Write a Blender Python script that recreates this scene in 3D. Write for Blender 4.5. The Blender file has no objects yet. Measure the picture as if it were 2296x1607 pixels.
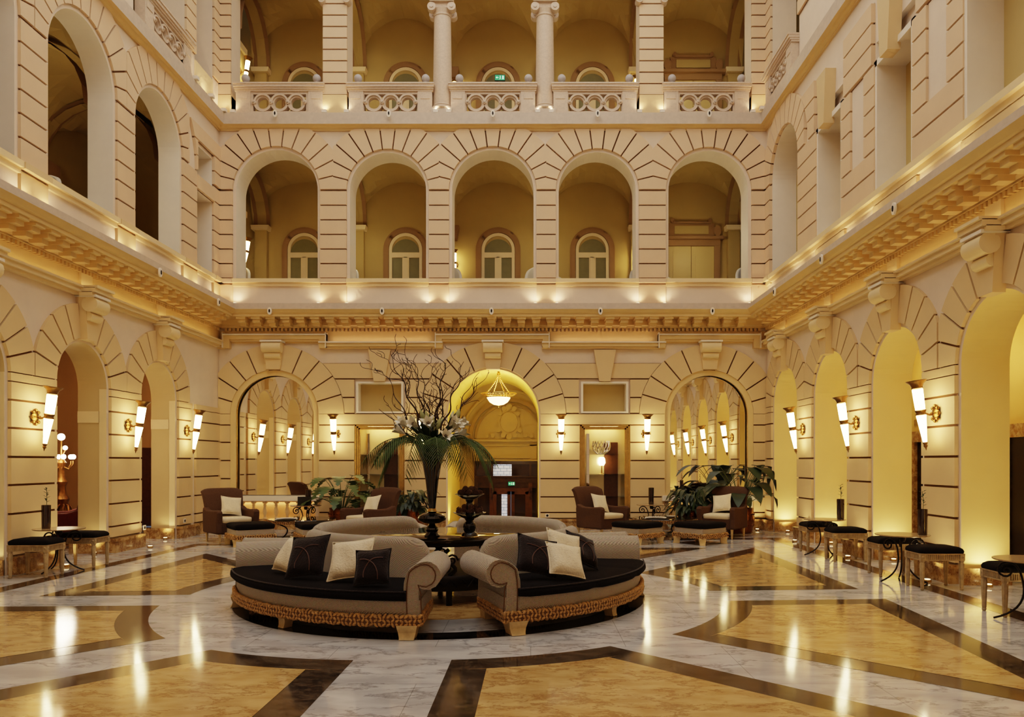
import bpy, math, random
from mathutils import Vector, Matrix
PI = math.pi
random.seed(7)
SC = bpy.context.scene
COL = SC.collection

# ------------------------------------------------------------------ materials
def new_mat(name):
    m = bpy.data.materials.new(name); m.use_nodes = True
    nt = m.node_tree; b = nt.nodes['Principled BSDF']
    return m, nt, b
def rgb(r, g, b):  # sRGB 0-255 -> linear
    f = lambda c: (c/255/12.92) if c/255 <= .04045 else ((c/255+.055)/1.055)**2.4
    return (f(r), f(g), f(b), 1)
def nd(nt, t, **kw):
    n = nt.nodes.new(t)
    for k, v in kw.items():
        if k in n.inputs: n.inputs[k].default_value = v
        else: setattr(n, k, v)
    return n
def mat(name, col, rough=.5, metal=0, noise=0, nscale=8, bump=0, bscale=60, spec=.5, coat=0, col2=None, sheen=0):
    m, nt, b = new_mat(name)
    b.inputs['Base Color'].default_value = col
    b.inputs['Roughness'].default_value = rough
    b.inputs['Metallic'].default_value = metal
    b.inputs['Specular IOR Level'].default_value = spec
    b.inputs['Coat Weight'].default_value = coat
    b.inputs['Sheen Weight'].default_value = sheen
    L = nt.links
    tc = nd(nt, 'ShaderNodeTexCoord')
    if noise or col2:
        n = nd(nt, 'ShaderNodeTexNoise', Scale=nscale, Detail=6.0, Roughness=.6)
        L.new(tc.outputs['Object'], n.inputs['Vector'])
        r = nd(nt, 'ShaderNodeValToRGB')
        c2 = col2 or tuple(max(0, c*(1-noise)) for c in col[:3])+(1,)
        r.color_ramp.elements[0].position = .32; r.color_ramp.elements[0].color = c2
        r.color_ramp.elements[1].position = .68; r.color_ramp.elements[1].color = col
        L.new(n.outputs['Fac'], r.inputs['Fac']); L.new(r.outputs['Color'], b.inputs['Base Color'])
    if bump:
        n2 = nd(nt, 'ShaderNodeTexNoise', Scale=bscale, Detail=4.0)
        L.new(tc.outputs['Object'], n2.inputs['Vector'])
        bp = nd(nt, 'ShaderNodeBump', Strength=bump, Distance=.01)
        L.new(n2.outputs['Fac'], bp.inputs['Height']); L.new(bp.outputs['Normal'], b.inputs['Normal'])
    return m
def emit(name, col, strength, base=None):
    m, nt, b = new_mat(name)
    b.inputs['Base Color'].default_value = base or col
    b.inputs['Emission Color'].default_value = col
    b.inputs['Emission Strength'].default_value = strength
    return m
def marble(name, base, vein, rough=.08, scale=1.2, width=.035, base2=None, vein_amt=1.0, stretch=(1, 1, 1), tile=0):
    m, nt, b = new_mat(name); L = nt.links
    b.inputs['Roughness'].default_value = rough
    tc = nd(nt, 'ShaderNodeTexCoord'); mp = nd(nt, 'ShaderNodeMapping')
    mp.inputs['Scale'].default_value = stretch; mp.inputs['Rotation'].default_value = (0, 0, .6)
    L.new(tc.outputs['Object'], mp.inputs['Vector'])
    w = nd(nt, 'ShaderNodeTexNoise', Scale=scale*1.3, Detail=8.0, Roughness=.62)
    L.new(mp.outputs[0], w.inputs['Vector'])
    mx = nd(nt, 'ShaderNodeMix', data_type='RGBA', blend_type='ADD'); mx.inputs[0].default_value = .9
    L.new(mp.outputs[0], mx.inputs[6]); L.new(w.outputs['Color'], mx.inputs[7])
    n = nd(nt, 'ShaderNodeTexNoise', Scale=scale, Detail=9.0, Roughness=.6)
    L.new(mx.outputs[2], n.inputs['Vector'])
    # thin veins where the noise crosses 0.5
    s = nd(nt, 'ShaderNodeMath', operation='SUBTRACT'); s.inputs[1].default_value = .5
    a = nd(nt, 'ShaderNodeMath', operation='ABSOLUTE'); L.new(n.outputs['Fac'], s.inputs[0]); L.new(s.outputs[0], a.inputs[0])
    r = nd(nt, 'ShaderNodeValToRGB'); r.color_ramp.elements[0].position = 0; r.color_ramp.elements[0].color = (1, 1, 1, 1)
    r.color_ramp.elements[1].position = width; r.color_ramp.elements[1].color = (0, 0, 0, 1)
    L.new(a.outputs[0], r.inputs['Fac'])
    n3 = nd(nt, 'ShaderNodeTexNoise', Scale=scale*2.2, Detail=5.0); L.new(mp.outputs[0], n3.inputs['Vector'])
    r3 = nd(nt, 'ShaderNodeValToRGB'); r3.color_ramp.elements[0].position = .38; r3.color_ramp.elements[0].color = base2 or tuple(c*.8 for c in base[:3])+(1,)
    r3.color_ramp.elements[1].position = .62; r3.color_ramp.elements[1].color = base
    L.new(n3.outputs['Fac'], r3.inputs['Fac'])
    mm = nd(nt, 'ShaderNodeMath', operation='MULTIPLY'); mm.inputs[1].default_value = vein_amt; L.new(r.outputs['Color'], mm.inputs[0])
    mv = nd(nt, 'ShaderNodeMix', data_type='RGBA'); L.new(mm.outputs[0], mv.inputs[0])
    L.new(r3.outputs['Color'], mv.inputs[6]); mv.inputs[7].default_value = vein
    out = mv.outputs[2]
    if tile:
        bt = nd(nt, 'ShaderNodeTexBrick', Scale=1.0, offset=.5)
        bt.inputs['Mortar Size'].default_value = .003; bt.inputs['Brick Width'].default_value = tile*1.5; bt.inputs['Row Height'].default_value = tile
        bt.inputs['Color1'].default_value = (1, 1, 1, 1); bt.inputs['Color2'].default_value = (.93, .93, .93, 1); bt.inputs['Mortar'].default_value = (.55, .55, .55, 1)
        L.new(tc.outputs['Object'], bt.inputs['Vector'])
        mt = nd(nt, 'ShaderNodeMix', data_type='RGBA', blend_type='MULTIPLY'); mt.inputs[0].default_value = 1
        L.new(out, mt.inputs[6]); L.new(bt.outputs['Color'], mt.inputs[7]); out = mt.outputs[2]
    L.new(out, b.inputs['Base Color'])
    nr = nd(nt, 'ShaderNodeTexNoise', Scale=3.0, Detail=2.0); L.new(tc.outputs['Object'], nr.inputs['Vector'])
    mr = nd(nt, 'ShaderNodeMapRange'); mr.inputs['To Min'].default_value = rough*.7; mr.inputs['To Max'].default_value = rough*1.5
    L.new(nr.outputs['Fac'], mr.inputs['Value']); L.new(mr.outputs[0], b.inputs['Roughness'])
    return m
def weave(name, c1, c2, scale=180, rough=.9, sheen=.2):
    """small two-tone woven cloth"""
    m, nt, b = new_mat(name); L = nt.links
    b.inputs['Roughness'].default_value = rough; b.inputs['Sheen Weight'].default_value = sheen; b.inputs['Specular IOR Level'].default_value = .2
    tc = nd(nt, 'ShaderNodeTexCoord')
    n = nd(nt, 'ShaderNodeTexChecker', Scale=float(scale)); L.new(tc.outputs['Object'], n.inputs['Vector'])
    n.inputs['Color1'].default_value = c1; n.inputs['Color2'].default_value = c2
    n2 = nd(nt, 'ShaderNodeTexNoise', Scale=40.0, Detail=3.0); L.new(tc.outputs['Object'], n2.inputs['Vector'])
    mx = nd(nt, 'ShaderNodeMix', data_type='RGBA', blend_type='MULTIPLY'); mx.inputs[0].default_value = .35
    L.new(n.outputs['Color'], mx.inputs[6]); L.new(n2.outputs['Color'], mx.inputs[7]); L.new(mx.outputs[2], b.inputs['Base Color'])
    bp = nd(nt, 'ShaderNodeBump', Strength=.3, Distance=.004); L.new(n.outputs['Fac'], bp.inputs['Height']); L.new(bp.outputs['Normal'], b.inputs['Normal'])
    return m

M = {}
M['field'] = mat('wall_plaster', rgb(228, 208, 186), .75, noise=.06, nscale=3, bump=.05, bscale=120)
M['stone'] = mat('stone_paint', rgb(221, 190, 143), .7, noise=.06, nscale=2.5, bump=.06, bscale=90)
M['stone2'] = mat('upper_stone_paint', rgb(224, 192, 156), .7, noise=.06, nscale=2.5, bump=.06, bscale=90)
M['groove'] = mat('groove_brown', rgb(118, 84, 52), .9)
M['cornice'] = mat('golden_cornice_paint', rgb(222, 190, 134), .6, noise=.06, nscale=4)
M['blind'] = mat('olive_blind_panel', rgb(196, 170, 112), .8, noise=.05, nscale=3)
M['passageL'] = mat('tan_arch_reveal', rgb(200, 172, 124), .75, noise=.04, nscale=2)
M['passage2'] = mat('lemon_vault_plaster', rgb(236, 210, 112), .7, noise=.04, nscale=2)
M['trim'] = mat('trim_cream', rgb(232, 206, 160), .6, noise=.05, nscale=4)
M['white'] = mat('white_moulding', rgb(238, 226, 208), .55, noise=.04, nscale=5)
M['slab'] = mat('grey_marble_ledge', rgb(205, 186, 166), .5, noise=.14, nscale=9)
M['ochre'] = mat('ochre_corridor_plaster', rgb(180, 153, 96), .85, noise=.06, nscale=2)
M['ochre2'] = mat('ochre_brown_moulding', rgb(150, 114, 74), .8, noise=.08, nscale=5)
M['passage'] = mat('yellow_passage_plaster', rgb(236, 208, 140), .7, noise=.04, nscale=2)
M['plinth'] = marble('plinth_marble', rgb(196, 160, 108), rgb(104, 66, 34), .18, 4, .03, rgb(150, 108, 62))
M['m_white'] = marble('white_floor_marble', rgb(205, 202, 198), rgb(112, 108, 108), .075, .9, .022, rgb(178, 175, 172), .7, (1, 2.2, 1), tile=1.1)
M['m_gold'] = marble('golden_floor_marble', rgb(204, 168, 110), rgb(138, 92, 48), .085, 1.7, .035, rgb(184, 144, 88), .75, (1, 2.0, 1))
M['m_dark'] = marble('dark_floor_marble', rgb(66, 53, 40), rgb(120, 102, 82), .09, 2.6, .03, rgb(46, 37, 28), .5, (1, 2, 1))
M['m_black'] = marble('black_floor_marble', rgb(16, 12, 10), rgb(60, 48, 36), .06, 2.6, .02, rgb(10, 8, 7), .5)
M['brass'] = mat('polished_brass', rgb(216, 178, 110), .26, 1, noise=.25, nscale=12)
M['dkbrass'] = mat('aged_brass', rgb(150, 112, 62), .35, 1, noise=.35, nscale=25)
M['mirror'] = mat('mirror_silver', (.9, .88, .83, 1), .015, 1)
M['lampglass'] = emit('lit_lamp_glass', (1, .75, .34, 1), 20)
M['lampglass2'] = emit('lit_lamp_glass_soft', (1, .68, .26, 1), 9)
M['flooruplight'] = emit('floor_uplight_lens', (1, .74, .40, 1), 5)
M['uplight'] = emit('uplight_lens', (1, .74, .44, 1), 6)
M['darkwood'] = mat('dark_brown_wood', rgb(60, 32, 18), .35, noise=.5, nscale=14, bump=.05)
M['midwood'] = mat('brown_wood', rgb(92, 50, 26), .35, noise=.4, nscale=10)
M['iron'] = mat('dark_iron', rgb(34, 26, 20), .42, .7)
M['olive2'] = mat('olive_brown_relief', rgb(136, 112, 70), .7)
M['silver'] = mat('bright_silver', (.8, .78, .74, 1), .12, 1)
M['pinkbox'] = mat('pink_icing', rgb(196, 130, 120), .5)
M['black'] = mat('matte_black', rgb(14, 12, 11), .5)

def glass(name, col=(1, 1, 1, 1), rough=.02):
    m, nt, b = new_mat(name)
    b.inputs['Base Color'].default_value = col; b.inputs['Roughness'].default_value = rough
    b.inputs['Transmission Weight'].default_value = 1; b.inputs['IOR'].default_value = 1.3
    return m
M['glass'] = glass('clear_glass', (.95, 1, .97, 1))

# ------------------------------------------------------------------ mesh builder
class MB:
    def __init__(s, F=None): s.v = []; s.f = []; s.m = []; s.mats = []; s.F = F
    def mi(s, m):
        m = M[m] if isinstance(m, str) else m
        if m not in s.mats: s.mats.append(m)
        return s.mats.index(m)
    def V(s, p):
        s.v.append(s.F(*p) if s.F else tuple(p)); return len(s.v)-1
    def face(s, pts, m):
        s.f.append([s.V(p) for p in pts]); s.m.append(s.mi(m))
    def prism(s, poly, a, b, m, back=False, ax=2, side=None):
        """poly: 2D points (p,q); extruded along the third coordinate from a to b (front at b)"""
        n = len(poly); k = s.mi(m); k2 = s.mi(side) if side else k
        B = [s.V((p, q, b)) for p, q in poly]; A = [s.V((p, q, a)) for p, q in poly]
        s.f.append(B); s.m.append(k)
        if back: s.f.append(A[::-1]); s.m.append(k)
        for i in range(n):
            j = (i+1) % n; s.f.append([A[i], A[j], B[j], B[i]]); s.m.append(k2)
    def box(s, c, d, m, rot=0):
        x, y, z = d[0]/2, d[1]/2, d[2]/2; k = s.mi(m); cr, sr = math.cos(rot), math.sin(rot)
        ids = []
        for sx, sy, sz in [(-1,-1,-1),(1,-1,-1),(1,1,-1),(-1,1,-1),(-1,-1,1),(1,-1,1),(1,1,1),(-1,1,1)]:
            px, py = sx*x, sy*y
            ids.append(s.V((c[0]+px*cr-py*sr, c[1]+px*sr+py*cr, c[2]+sz*z)))
        for q in [(0,3,2,1),(4,5,6,7),(0,1,5,4),(1,2,6,5),(2,3,7,6),(3,0,4,7)]:
            s.f.append([ids[i] for i in q]); s.m.append(k)
    def grid(s, P, m, cu=False, cv=False):
        """P[i][j] points"""
        k = s.mi(m); R = len(P); C = len(P[0]); I = [[s.V(p) for p in row] for row in P]
        for i in range(R if cu else R-1):
            for j in range(C if cv else C-1):
                s.f.append([I[i][j], I[(i+1) % R][j], I[(i+1) % R][(j+1) % C], I[i][(j+1) % C]]); s.m.append(k)
        return I
    def lathe(s, prof, c, m, n=20, axis=None, caps=True):
        """prof: list of (r, h) along axis from c"""
        c = Vector(c); ax = Vector(axis or (0, 0, 1)).normalized()
        u = ax.orthogonal().normalized(); w = ax.cross(u)
        P = [[tuple(c+ax*h+(u*math.cos(2*PI*j/n)+w*math.sin(2*PI*j/n))*max(r, 1e-4)) for j in range(n)] for r, h in prof]
        I = s.grid(P, m, cv=True); k = s.mi(m)
        if caps:
            s.f.append(I[0][::-1]); s.m.append(k); s.f.append(I[-1]); s.m.append(k)
    def tube(s, pts, r, m, n=8, caps=True):
        pts = [Vector(p) for p in pts]; N = len(pts)
        rs = r if isinstance(r, (list, tuple)) else [r]*N
        P = []; u = None
        for i, p in enumerate(pts):
            t = (pts[min(i+1, N-1)]-pts[max(i-1, 0)])
            if t.length < 1e-9: t = Vector((0, 0, 1))
            t.normalize()
            u = t.orthogonal().normalized() if u is None else (u-t*u.dot(t))
            if u.length < 1e-6: u = t.orthogonal()
            u.normalize(); w = t.cross(u)
            P.append([tuple(p+(u*math.cos(2*PI*j/n)+w*math.sin(2*PI*j/n))*rs[i]) for j in range(n)])
        I = s.grid(P, m, cv=True); k = s.mi(m)
        if caps:
            s.f.append(I[0][::-1]); s.m.append(k); s.f.append(I[-1]); s.m.append(k)
    def ball(s, c, r, m, nu=12, nv=8, sc=(1, 1, 1), R=None):
        P = []
        for i in range(nv+1):
            t = PI*i/nv
            row = []
            for j in range(nu):
                v = Vector((math.sin(t)*math.cos(2*PI*j/nu)*r*sc[0], math.sin(t)*math.sin(2*PI*j/nu)*r*sc[1], -math.cos(t)*r*sc[2]))
                if R is not None: v = R @ v
                row.append((c[0]+v.x, c[1]+v.y, c[2]+v.z))
            P.append(row)
        s.grid(P, m, cv=True)
    def build(s, name, parent=None, smooth=True, angle=38, loc=None, merge=True):
        me = bpy.data.meshes.new(name); me.from_pydata(s.v, [], s.f)
        for m in s.mats: me.materials.append(m)
        me.polygons.foreach_set('material_index', s.m)
        import bmesh
        bm = bmesh.new(); bm.from_mesh(me)
        if merge: bmesh.ops.remove_doubles(bm, verts=bm.verts, dist=2e-5)
        bmesh.ops.recalc_face_normals(bm, faces=bm.faces); bm.to_mesh(me); bm.free()
        if smooth:
            me.shade_smooth(); me.set_sharp_from_angle(angle=math.radians(angle))
        o = bpy.data.objects.new(name, me); COL.objects.link(o)
        if parent: o.parent = parent
        if loc: o.location = loc
        return o

def empty(name, loc=(0, 0, 0), rz=0):
    o = bpy.data.objects.new(name, None); COL.objects.link(o); o.location = loc; o.rotation_euler = (0, 0, rz); o.empty_display_size = .1
    return o
def tag(o, label, cat, group=None, kind=None):
    o['label'] = label; o['category'] = cat
    if group: o['group'] = group
    if kind: o['kind'] = kind
    return o
def thing(name, label, cat, loc=(0, 0, 0), rz=0, group=None):
    return tag(empty(name, loc, rz), label, cat, group)
def struct(o): o['kind'] = 'structure'; return o
def dup(root, loc=None, rz=None, label=None, group=None, scale=None):
    r = root.copy(); COL.objects.link(r)
    if loc is not None: r.location = loc
    if rz is not None: r.rotation_euler = (0, 0, rz)
    if scale is not None: r.scale = scale
    if label: r['label'] = label
    if group: r['group'] = group
    for ch in list(root.children):
        c = ch.copy(); COL.objects.link(c); c.parent = r
        for g in list(ch.children):
            d = g.copy(); COL.objects.link(d); d.parent = c
    return r
def lamp(kind, name, loc, energy, col=(1, .74, .40), size=.05, target=None, spot=None, blend=.6, shape=None, sy=None, parent=None):
    l = bpy.data.lights.new(name, kind); l.energy = energy; l.color = col
    if kind == 'AREA':
        l.size = size
        if sy: l.shape = 'RECTANGLE'; l.size_y = sy
    else: l.shadow_soft_size = size
    if kind == 'SPOT': l.spot_size = math.radians(spot or 70); l.spot_blend = blend
    o = bpy.data.objects.new(name, l); COL.objects.link(o); o.location = loc
    if target is not None: o.rotation_euler = (Vector(target)-Vector(loc)).to_track_quat('-Z', 'Y').to_euler()
    if parent: o.parent = parent
    return o

# ------------------------------------------------------------------ camera (f = 1710 px of a 2296 px wide frame)
F0, U0, V0, H = 1710.0, 1190.0, 1035.0, 1.6
cam = bpy.data.cameras.new('camera'); camo = bpy.data.objects.new('camera', cam); COL.objects.link(camo)
camo.location = (0, 0, H); camo.rotation_euler = (PI/2, 0, 0)
cam.sensor_width = 36; cam.lens = 36*F0/2296; cam.shift_x = (1148-U0)/2296; cam.shift_y = (V0-803.5)/2296
cam.clip_start = .05; cam.clip_end = 100
SC.camera = camo
def at(u, v, Y): return ((u-U0)*Y/F0, Y, H+(V0-v)*Y/F0)
def onfloor(u, v, z=0):
    Y = F0*(H-z)/(v-V0); return ((u-U0)*Y/F0, Y)
# ------------------------------------------------------------------ the courtyard: sizes
XL, XR, D, YN, ZT = -7.4, 5.6, 18.1, -0.7, 14.6
K = F0/D
def sb(u): return (u-U0)/K          # picture column -> x on the back wall
def FB(s, z, n): return (s, D-n, z)
def FL(s, z, n): return (XL+n, s, z)
def FR(s, z, n): return (XR-n, s, z)
def arch_op(c, r, zb, zs, depth, rmat='trim', back=None, sill=True): return dict(t='a', c=c, r=r, a=c-r, b=c+r, zb=zb, zs=zs, d=depth, rm=rmat, back=back, sill=sill)
def rect_op(a, b, zb, zt, depth, rmat='trim', back=None): return dict(t='r', a=a, b=b, zb=zb, zt=zt, d=depth, rm=rmat, back=back, sill=True)
NA = 30
def ztop(o, s):
    if o['t'] == 'r': return o['zt']
    q = o['r']**2-(s-o['c'])**2
    return o['zs']+math.sqrt(max(q, 0))
def wall_panel(mb, s0, s1, z0, z1, ops, m, n=0.0):
    br = {s0, s1}
    for o in ops:
        br |= {o['a'], o['b']}
        if o['t'] == 'a': br |= {o['c']-o['r']*math.cos(PI*i/NA) for i in range(NA+1)}
    br = sorted(x for x in br if s0-1e-6 <= x <= s1+1e-6); B = [br[0]]
    for x in br[1:]:
        if x-B[-1] > 1e-5: B.append(x)
    for a, b in zip(B, B[1:]):
        mid = (a+b)/2; lo_a = lo_b = z0
        for o in sorted([o for o in ops if o['a'] < mid < o['b']], key=lambda o: o['zb']):
            if o['zb'] > lo_a+1e-4: mb.face([(a, lo_a, n), (b, lo_b, n), (b, o['zb'], n), (a, o['zb'], n)], m)
            lo_a, lo_b = ztop(o, a), ztop(o, b)
        if lo_a < z1: mb.face([(a, lo_a, n), (b, lo_b, n), (b, z1, n), (a, z1, n)], m)
    for o in ops:
        r, d = o['rm'], o['d']; zj = o['zs'] if o['t'] == 'a' else o['zt']
        mb.face([(o['a'], o['zb'], n), (o['a'], zj, n), (o['a'], zj, n-d), (o['a'], o['zb'], n-d)], r)
        mb.face([(o['b'], o['zb'], n), (o['b'], zj, n), (o['b'], zj, n-d), (o['b'], o['zb'], n-d)], r)
        if o['sill']: mb.face([(o['a'], o['zb'], n), (o['b'], o['zb'], n), (o['b'], o['zb'], n-d), (o['a'], o['zb'], n-d)], r)
        if o['t'] == 'a':
            P = [(o['c']-o['r']*math.cos(PI*i/NA), o['zs']+o['r']*math.sin(PI*i/NA)) for i in range(NA+1)]
            for p, q in zip(P, P[1:]): mb.face([(p[0], p[1], n), (q[0], q[1], n), (q[0], q[1], n-d), (p[0], p[1], n-d)], r)
        else:
            P = [(o['a'], zj), (o['b'], zj)]
            mb.face([(o['a'], zj, n), (o['b'], zj, n), (o['b'], zj, n-d), (o['a'], zj, n-d)], r)
        if o['back']:
            mb.face([(o['a'], o['zb'], n-d), (o['b'], o['zb'], n-d)]+[(p[0], p[1], n-d) for p in reversed(P)], o['back'])
def clip(P, lo, hi, zmax):
    for ax, lim, sg in ((0, lo, 1), (0, hi, -1), (1, zmax, -1)):
        out = []
        for i in range(len(P)):
            p, q = P[i-1], P[i]; a, b = (p[ax]-lim)*sg, (q[ax]-lim)*sg
            if (a >= 0) != (b >= 0):
                t = a/(a-b); out.append((p[0]+(q[0]-p[0])*t, p[1]+(q[1]-p[1])*t))
            if b >= 0: out.append(q)
        P = out
        if len(P) < 3: return []
    return P
G = .016   # half a groove
def ring(mb, c, zs, r0, r1, smin, smax, zmax, stones=5, key=.155, n0=0.0, n1=.07, keystone=True, zmin=-99):
    """rusticated arch: voussoirs of painted stone with grooves between"""
    # groove backing
    N = 26
    for i in range(N):
        a, b = PI*i/N, PI*(i+1)/N
        q = [(c+r0*math.cos(a), zs+r0*math.sin(a)), (c+r1*math.cos(a), zs+r1*math.sin(a)), (c+r1*math.cos(b), zs+r1*math.sin(b)), (c+r0*math.cos(b), zs+r0*math.sin(b))]
        q = clip(q, smin, smax, zmax)
        if q: mb.face([(*p, n0+.012) for p in q], 'groove')
    da = (PI/2-key)/stones
    segs = [(i*da, (i+1)*da) for i in range(stones)]
    segs += [(PI-b, PI-a) for a, b in segs]
    if keystone: segs.append((PI/2-key, PI/2+key))
    for a, b in segs:
        g0, g1 = G/r0, G/r1
        inner = [(c+r0*math.cos(t), zs+r0*math.sin(t)) for t in [a+g0+(b-a-2*g0)*k/4 for k in range(5)]]
        outer = [(c+r1*math.cos(t), zs+r1*math.sin(t)) for t in [a+g1+(b-a-2*g1)*k/4 for k in range(5)]]
        q = clip(inner+outer[::-1], smin, smax, zmax)
        if q: mb.prism(q, n0, n1, ST)
def courses(mb, a, b, zs, n0=0.0, n1=.07, left=None, right=None, g=G):
    """stone blocks between groove heights zs; a,b edges (numbers or functions of z)"""
    fa = left or (lambda z: a); fb = right or (lambda z: b)
    for z0, z1 in zip(zs, zs[1:]):
        K4 = 4 if (left or right) else 1
        zz = [z0+(z1-z0)*k/K4 for k in range(K4+1)]
        mb.face([(fa(z), z, n0+.012) for z in zz]+[(fb(z), z, n0+.012) for z in reversed(zz)], 'groove')
        zz = [z0+g+(z1-z0-2*g)*k/K4 for k in range(K4+1)]
        mb.prism([(fb(z), z) for z in reversed(zz)]+[(fa(z), z) for z in zz], n0, n1, ST)
def rng(z0, z1, step):
    n = max(1, round((z1-z0)/step)); return [z0+(z1-z0)*i/n for i in range(n+1)]

ZG = [.26, .40, .77, 1.20, 1.63, 2.06, 2.47, 2.743]      # ground-floor course joints
ZGP = [.26, .46, .86, 1.27, 1.67, 2.08, 2.48, 2.75]      # the same on the side piers
Z1 = 5.93                                                # first-floor sill
ZU = [5.94+.345*i for i in range(7)]                     # first-floor course joints
SP1, R1, RR1 = 8.03, .98, 1.60                           # first-floor arches: spring, radius, ring radius
SP0, R0, RR0 = 2.865, .765, 1.32                         # side ground arches
SPB, RB, RRB = 2.72, 1.05, 1.66                          # back ground arches

# ------------------------------------------------------------------ back wall
ST = 'stone'
wb = MB(FB)
CX = [sb(617), sb(1106), sb(1589)]
RAD = [RB, 1.12, RB]
DL, DR = (sb(800), sb(904)), (sb(1303), sb(1408.5))      # display cases
UL, UR = (sb(805), sb(901)), (sb(1307), sb(1403))        # blind panels over them
ops = [arch_op(CX[0], RB-.06, .80, SPB, .16, 'white', 'white'), arch_op(CX[1], 1.08, 0, SPB, 3.1, 'passage2', sill=False), arch_op(CX[2], RB-.06, .80, SPB, .16, 'white', 'white'),
       rect_op(CX[0]-.95, CX[0]+.95, .24, .66, .22, 'trim', 'trim'), rect_op(CX[2]-.95, CX[2]+.95, .24, .66, .22, 'trim', 'trim'),
       rect_op(*DL, .35, 2.45, .45, 'trim', 'trim'), rect_op(*DR, .35, 2.45, .45, 'trim', 'trim'),
       rect_op(*UL, 2.79, 3.45, .22, 'white', 'blind'), rect_op(*UR, 2.79, 3.45, .22, 'white', 'blind')]
wall_panel(wb, XL, XR, 0, 5.3, ops, 'field')
for c, r in zip(CX, RAD):
    ring(wb, c, SPB, r, r+.60, XL+.005, XR-.005, 4.42, stones=5, key=.12, keystone=False)
# piers between arches
def arcR(i): return lambda z: CX[i]+math.sqrt(max((RAD[i]+.61)**2-max(z-SPB, 0)**2, 0)) if z > SPB else CX[i]+RAD[i]
def arcL(i): return lambda z: CX[i]-math.sqrt(max((RAD[i]+.61)**2-max(z-SPB, 0)**2, 0)) if z > SPB else CX[i]-RAD[i]
for i, j, dd, uu in ((0, 1, DL, UL), (1, 2, DR, UR)):
    a, b = CX[i]+RAD[i], CX[j]-RAD[j]
    courses(wb, a, dd[0]-.04, ZG[:-1]); courses(wb, dd[1]+.04, b, ZG[:-1])
    courses(wb, a, b, [2.47, 2.743])
    zz = [2.743, 3.12, 3.56]
    courses(wb, 0, uu[0]-.10, zz, left=arcR(i)); courses(wb, uu[1]+.10, 0, zz, right=arcL(j))
    courses(wb, 0, 0, [3.56, 3.94], left=arcR(i), right=arcL(j))
    m = (uu[0]+uu[1])/2
    wb.prism([(m-.13, 3.50), (m+.13, 3.50), (m+.26, 4.24), (m-.26, 4.24)], 0, .15, 'stone')
    for zz0 in ((2.75, 2.79), (3.45, 3.49)): wb.prism([(uu[0]-.05, zz0[0]), (uu[1]+.05, zz0[0]), (uu[1]+.05, zz0[1]), (uu[0]-.05, zz0[1])], 0, .09, 'white')
    for x in (uu[0]-.05, uu[1]): wb.prism([(x, 2.79), (x+.05, 2.79), (x+.05, 3.45), (x, 3.45)], 0, .09, 'white')
courses(wb, XL, CX[0]-RAD[0], ZG); courses(wb, CX[2]+RAD[2], XR, ZG)
# keystone consoles are children; inner arch mouldings around the mirrors
for c in (CX[0], CX[2]):
    for k in range(NA):
        a, b = PI*k/NA, PI*(k+1)/NA
        wb.prism([(c+(RB-.13)*math.cos(t), SPB+(RB-.13)*math.sin(t)) for t in (a, b)]+[(c+(RB-.0)*math.cos(t), SPB+(RB-.0)*math.sin(t)) for t in (b, a)], 0, .03, 'cornice')
    for s in (-1, 1):
        x0, x1 = sorted((c+s*(RB-.13), c+s*RB)); wb.prism([(x0, .8), (x1, .8), (x1, SPB), (x0, SPB)], 0, .03, 'cornice')
    wb.prism([(c-1.12, .68), (c+1.12, .68), (c+1.12, .80), (c-1.12, .80)], -.1, .16, 'white')
    wb.prism([(c-1.05, .14), (c+1.05, .14), (c+1.05, .24), (c-1.05, .24)], 0, .10, 'white')
# plinth
for a, b in ((XL, CX[1]-1.12), (CX[1]+1.12, XR)):
    wb.prism([(a, 0), (b, 0), (b, .20), (a, .20)], 0, .10, 'plinth'); wb.prism([(a, .20), (b, .20), (b, .25), (a, .25)], 0, .13, 'plinth')
# first floor
ST = 'stone2'
BX = [(sb(523), sb(719)), (sb(778), sb(962)), (sb(1007), sb(1203)), (sb(1246), sb(1432)), (sb(1492), sb(1684))]
BC = [(a+b)/2 for a, b in BX]; BR = [(b-a)/2 for a, b in BX]
ops1 = [arch_op(c, r-.07, Z1, SP1, .62, 'white') for c, r in zip(BC, BR)]
wall_panel(wb, XL, XR, 5.3, 9.8, ops1, 'field')
edges = [XL+.005]+[(BX[i][1]+BX[i+1][0])/2 for i in range(4)]+[XR-.005]
for i, (c, r) in enumerate(zip(BC, BR)):
    ring(wb, c, SP1, r, 1.64, edges[i], edges[i+1], 9.47, stones=6, key=.125)
PB = [(XL, BX[0][0])]+[(BX[i][1], BX[i+1][0]) for i in range(4)]+[(BX[4][1], XR)]
for a, b in PB:
    courses(wb, a, b, ZU)
    wb.prism([(a, 5.36), (b, 5.36), (b, 5.79), (a, 5.79)], 0, .05, 'stone2')       # pedestal
    wb.prism([(a, 5.83), (b, 5.83), (b, 5.925), (a, 5.925)], 0, .12, 'stone2')
for a, b in BX:
    wb.prism([(a, 5.84), (b, 5.84), (b, Z1), (a, Z1)], -.25, .10, 'trim'); wb.prism([(a, 5.76), (b, 5.76), (b, 5.84), (a, 5.84)], 0, .05, 'trim')
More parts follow.
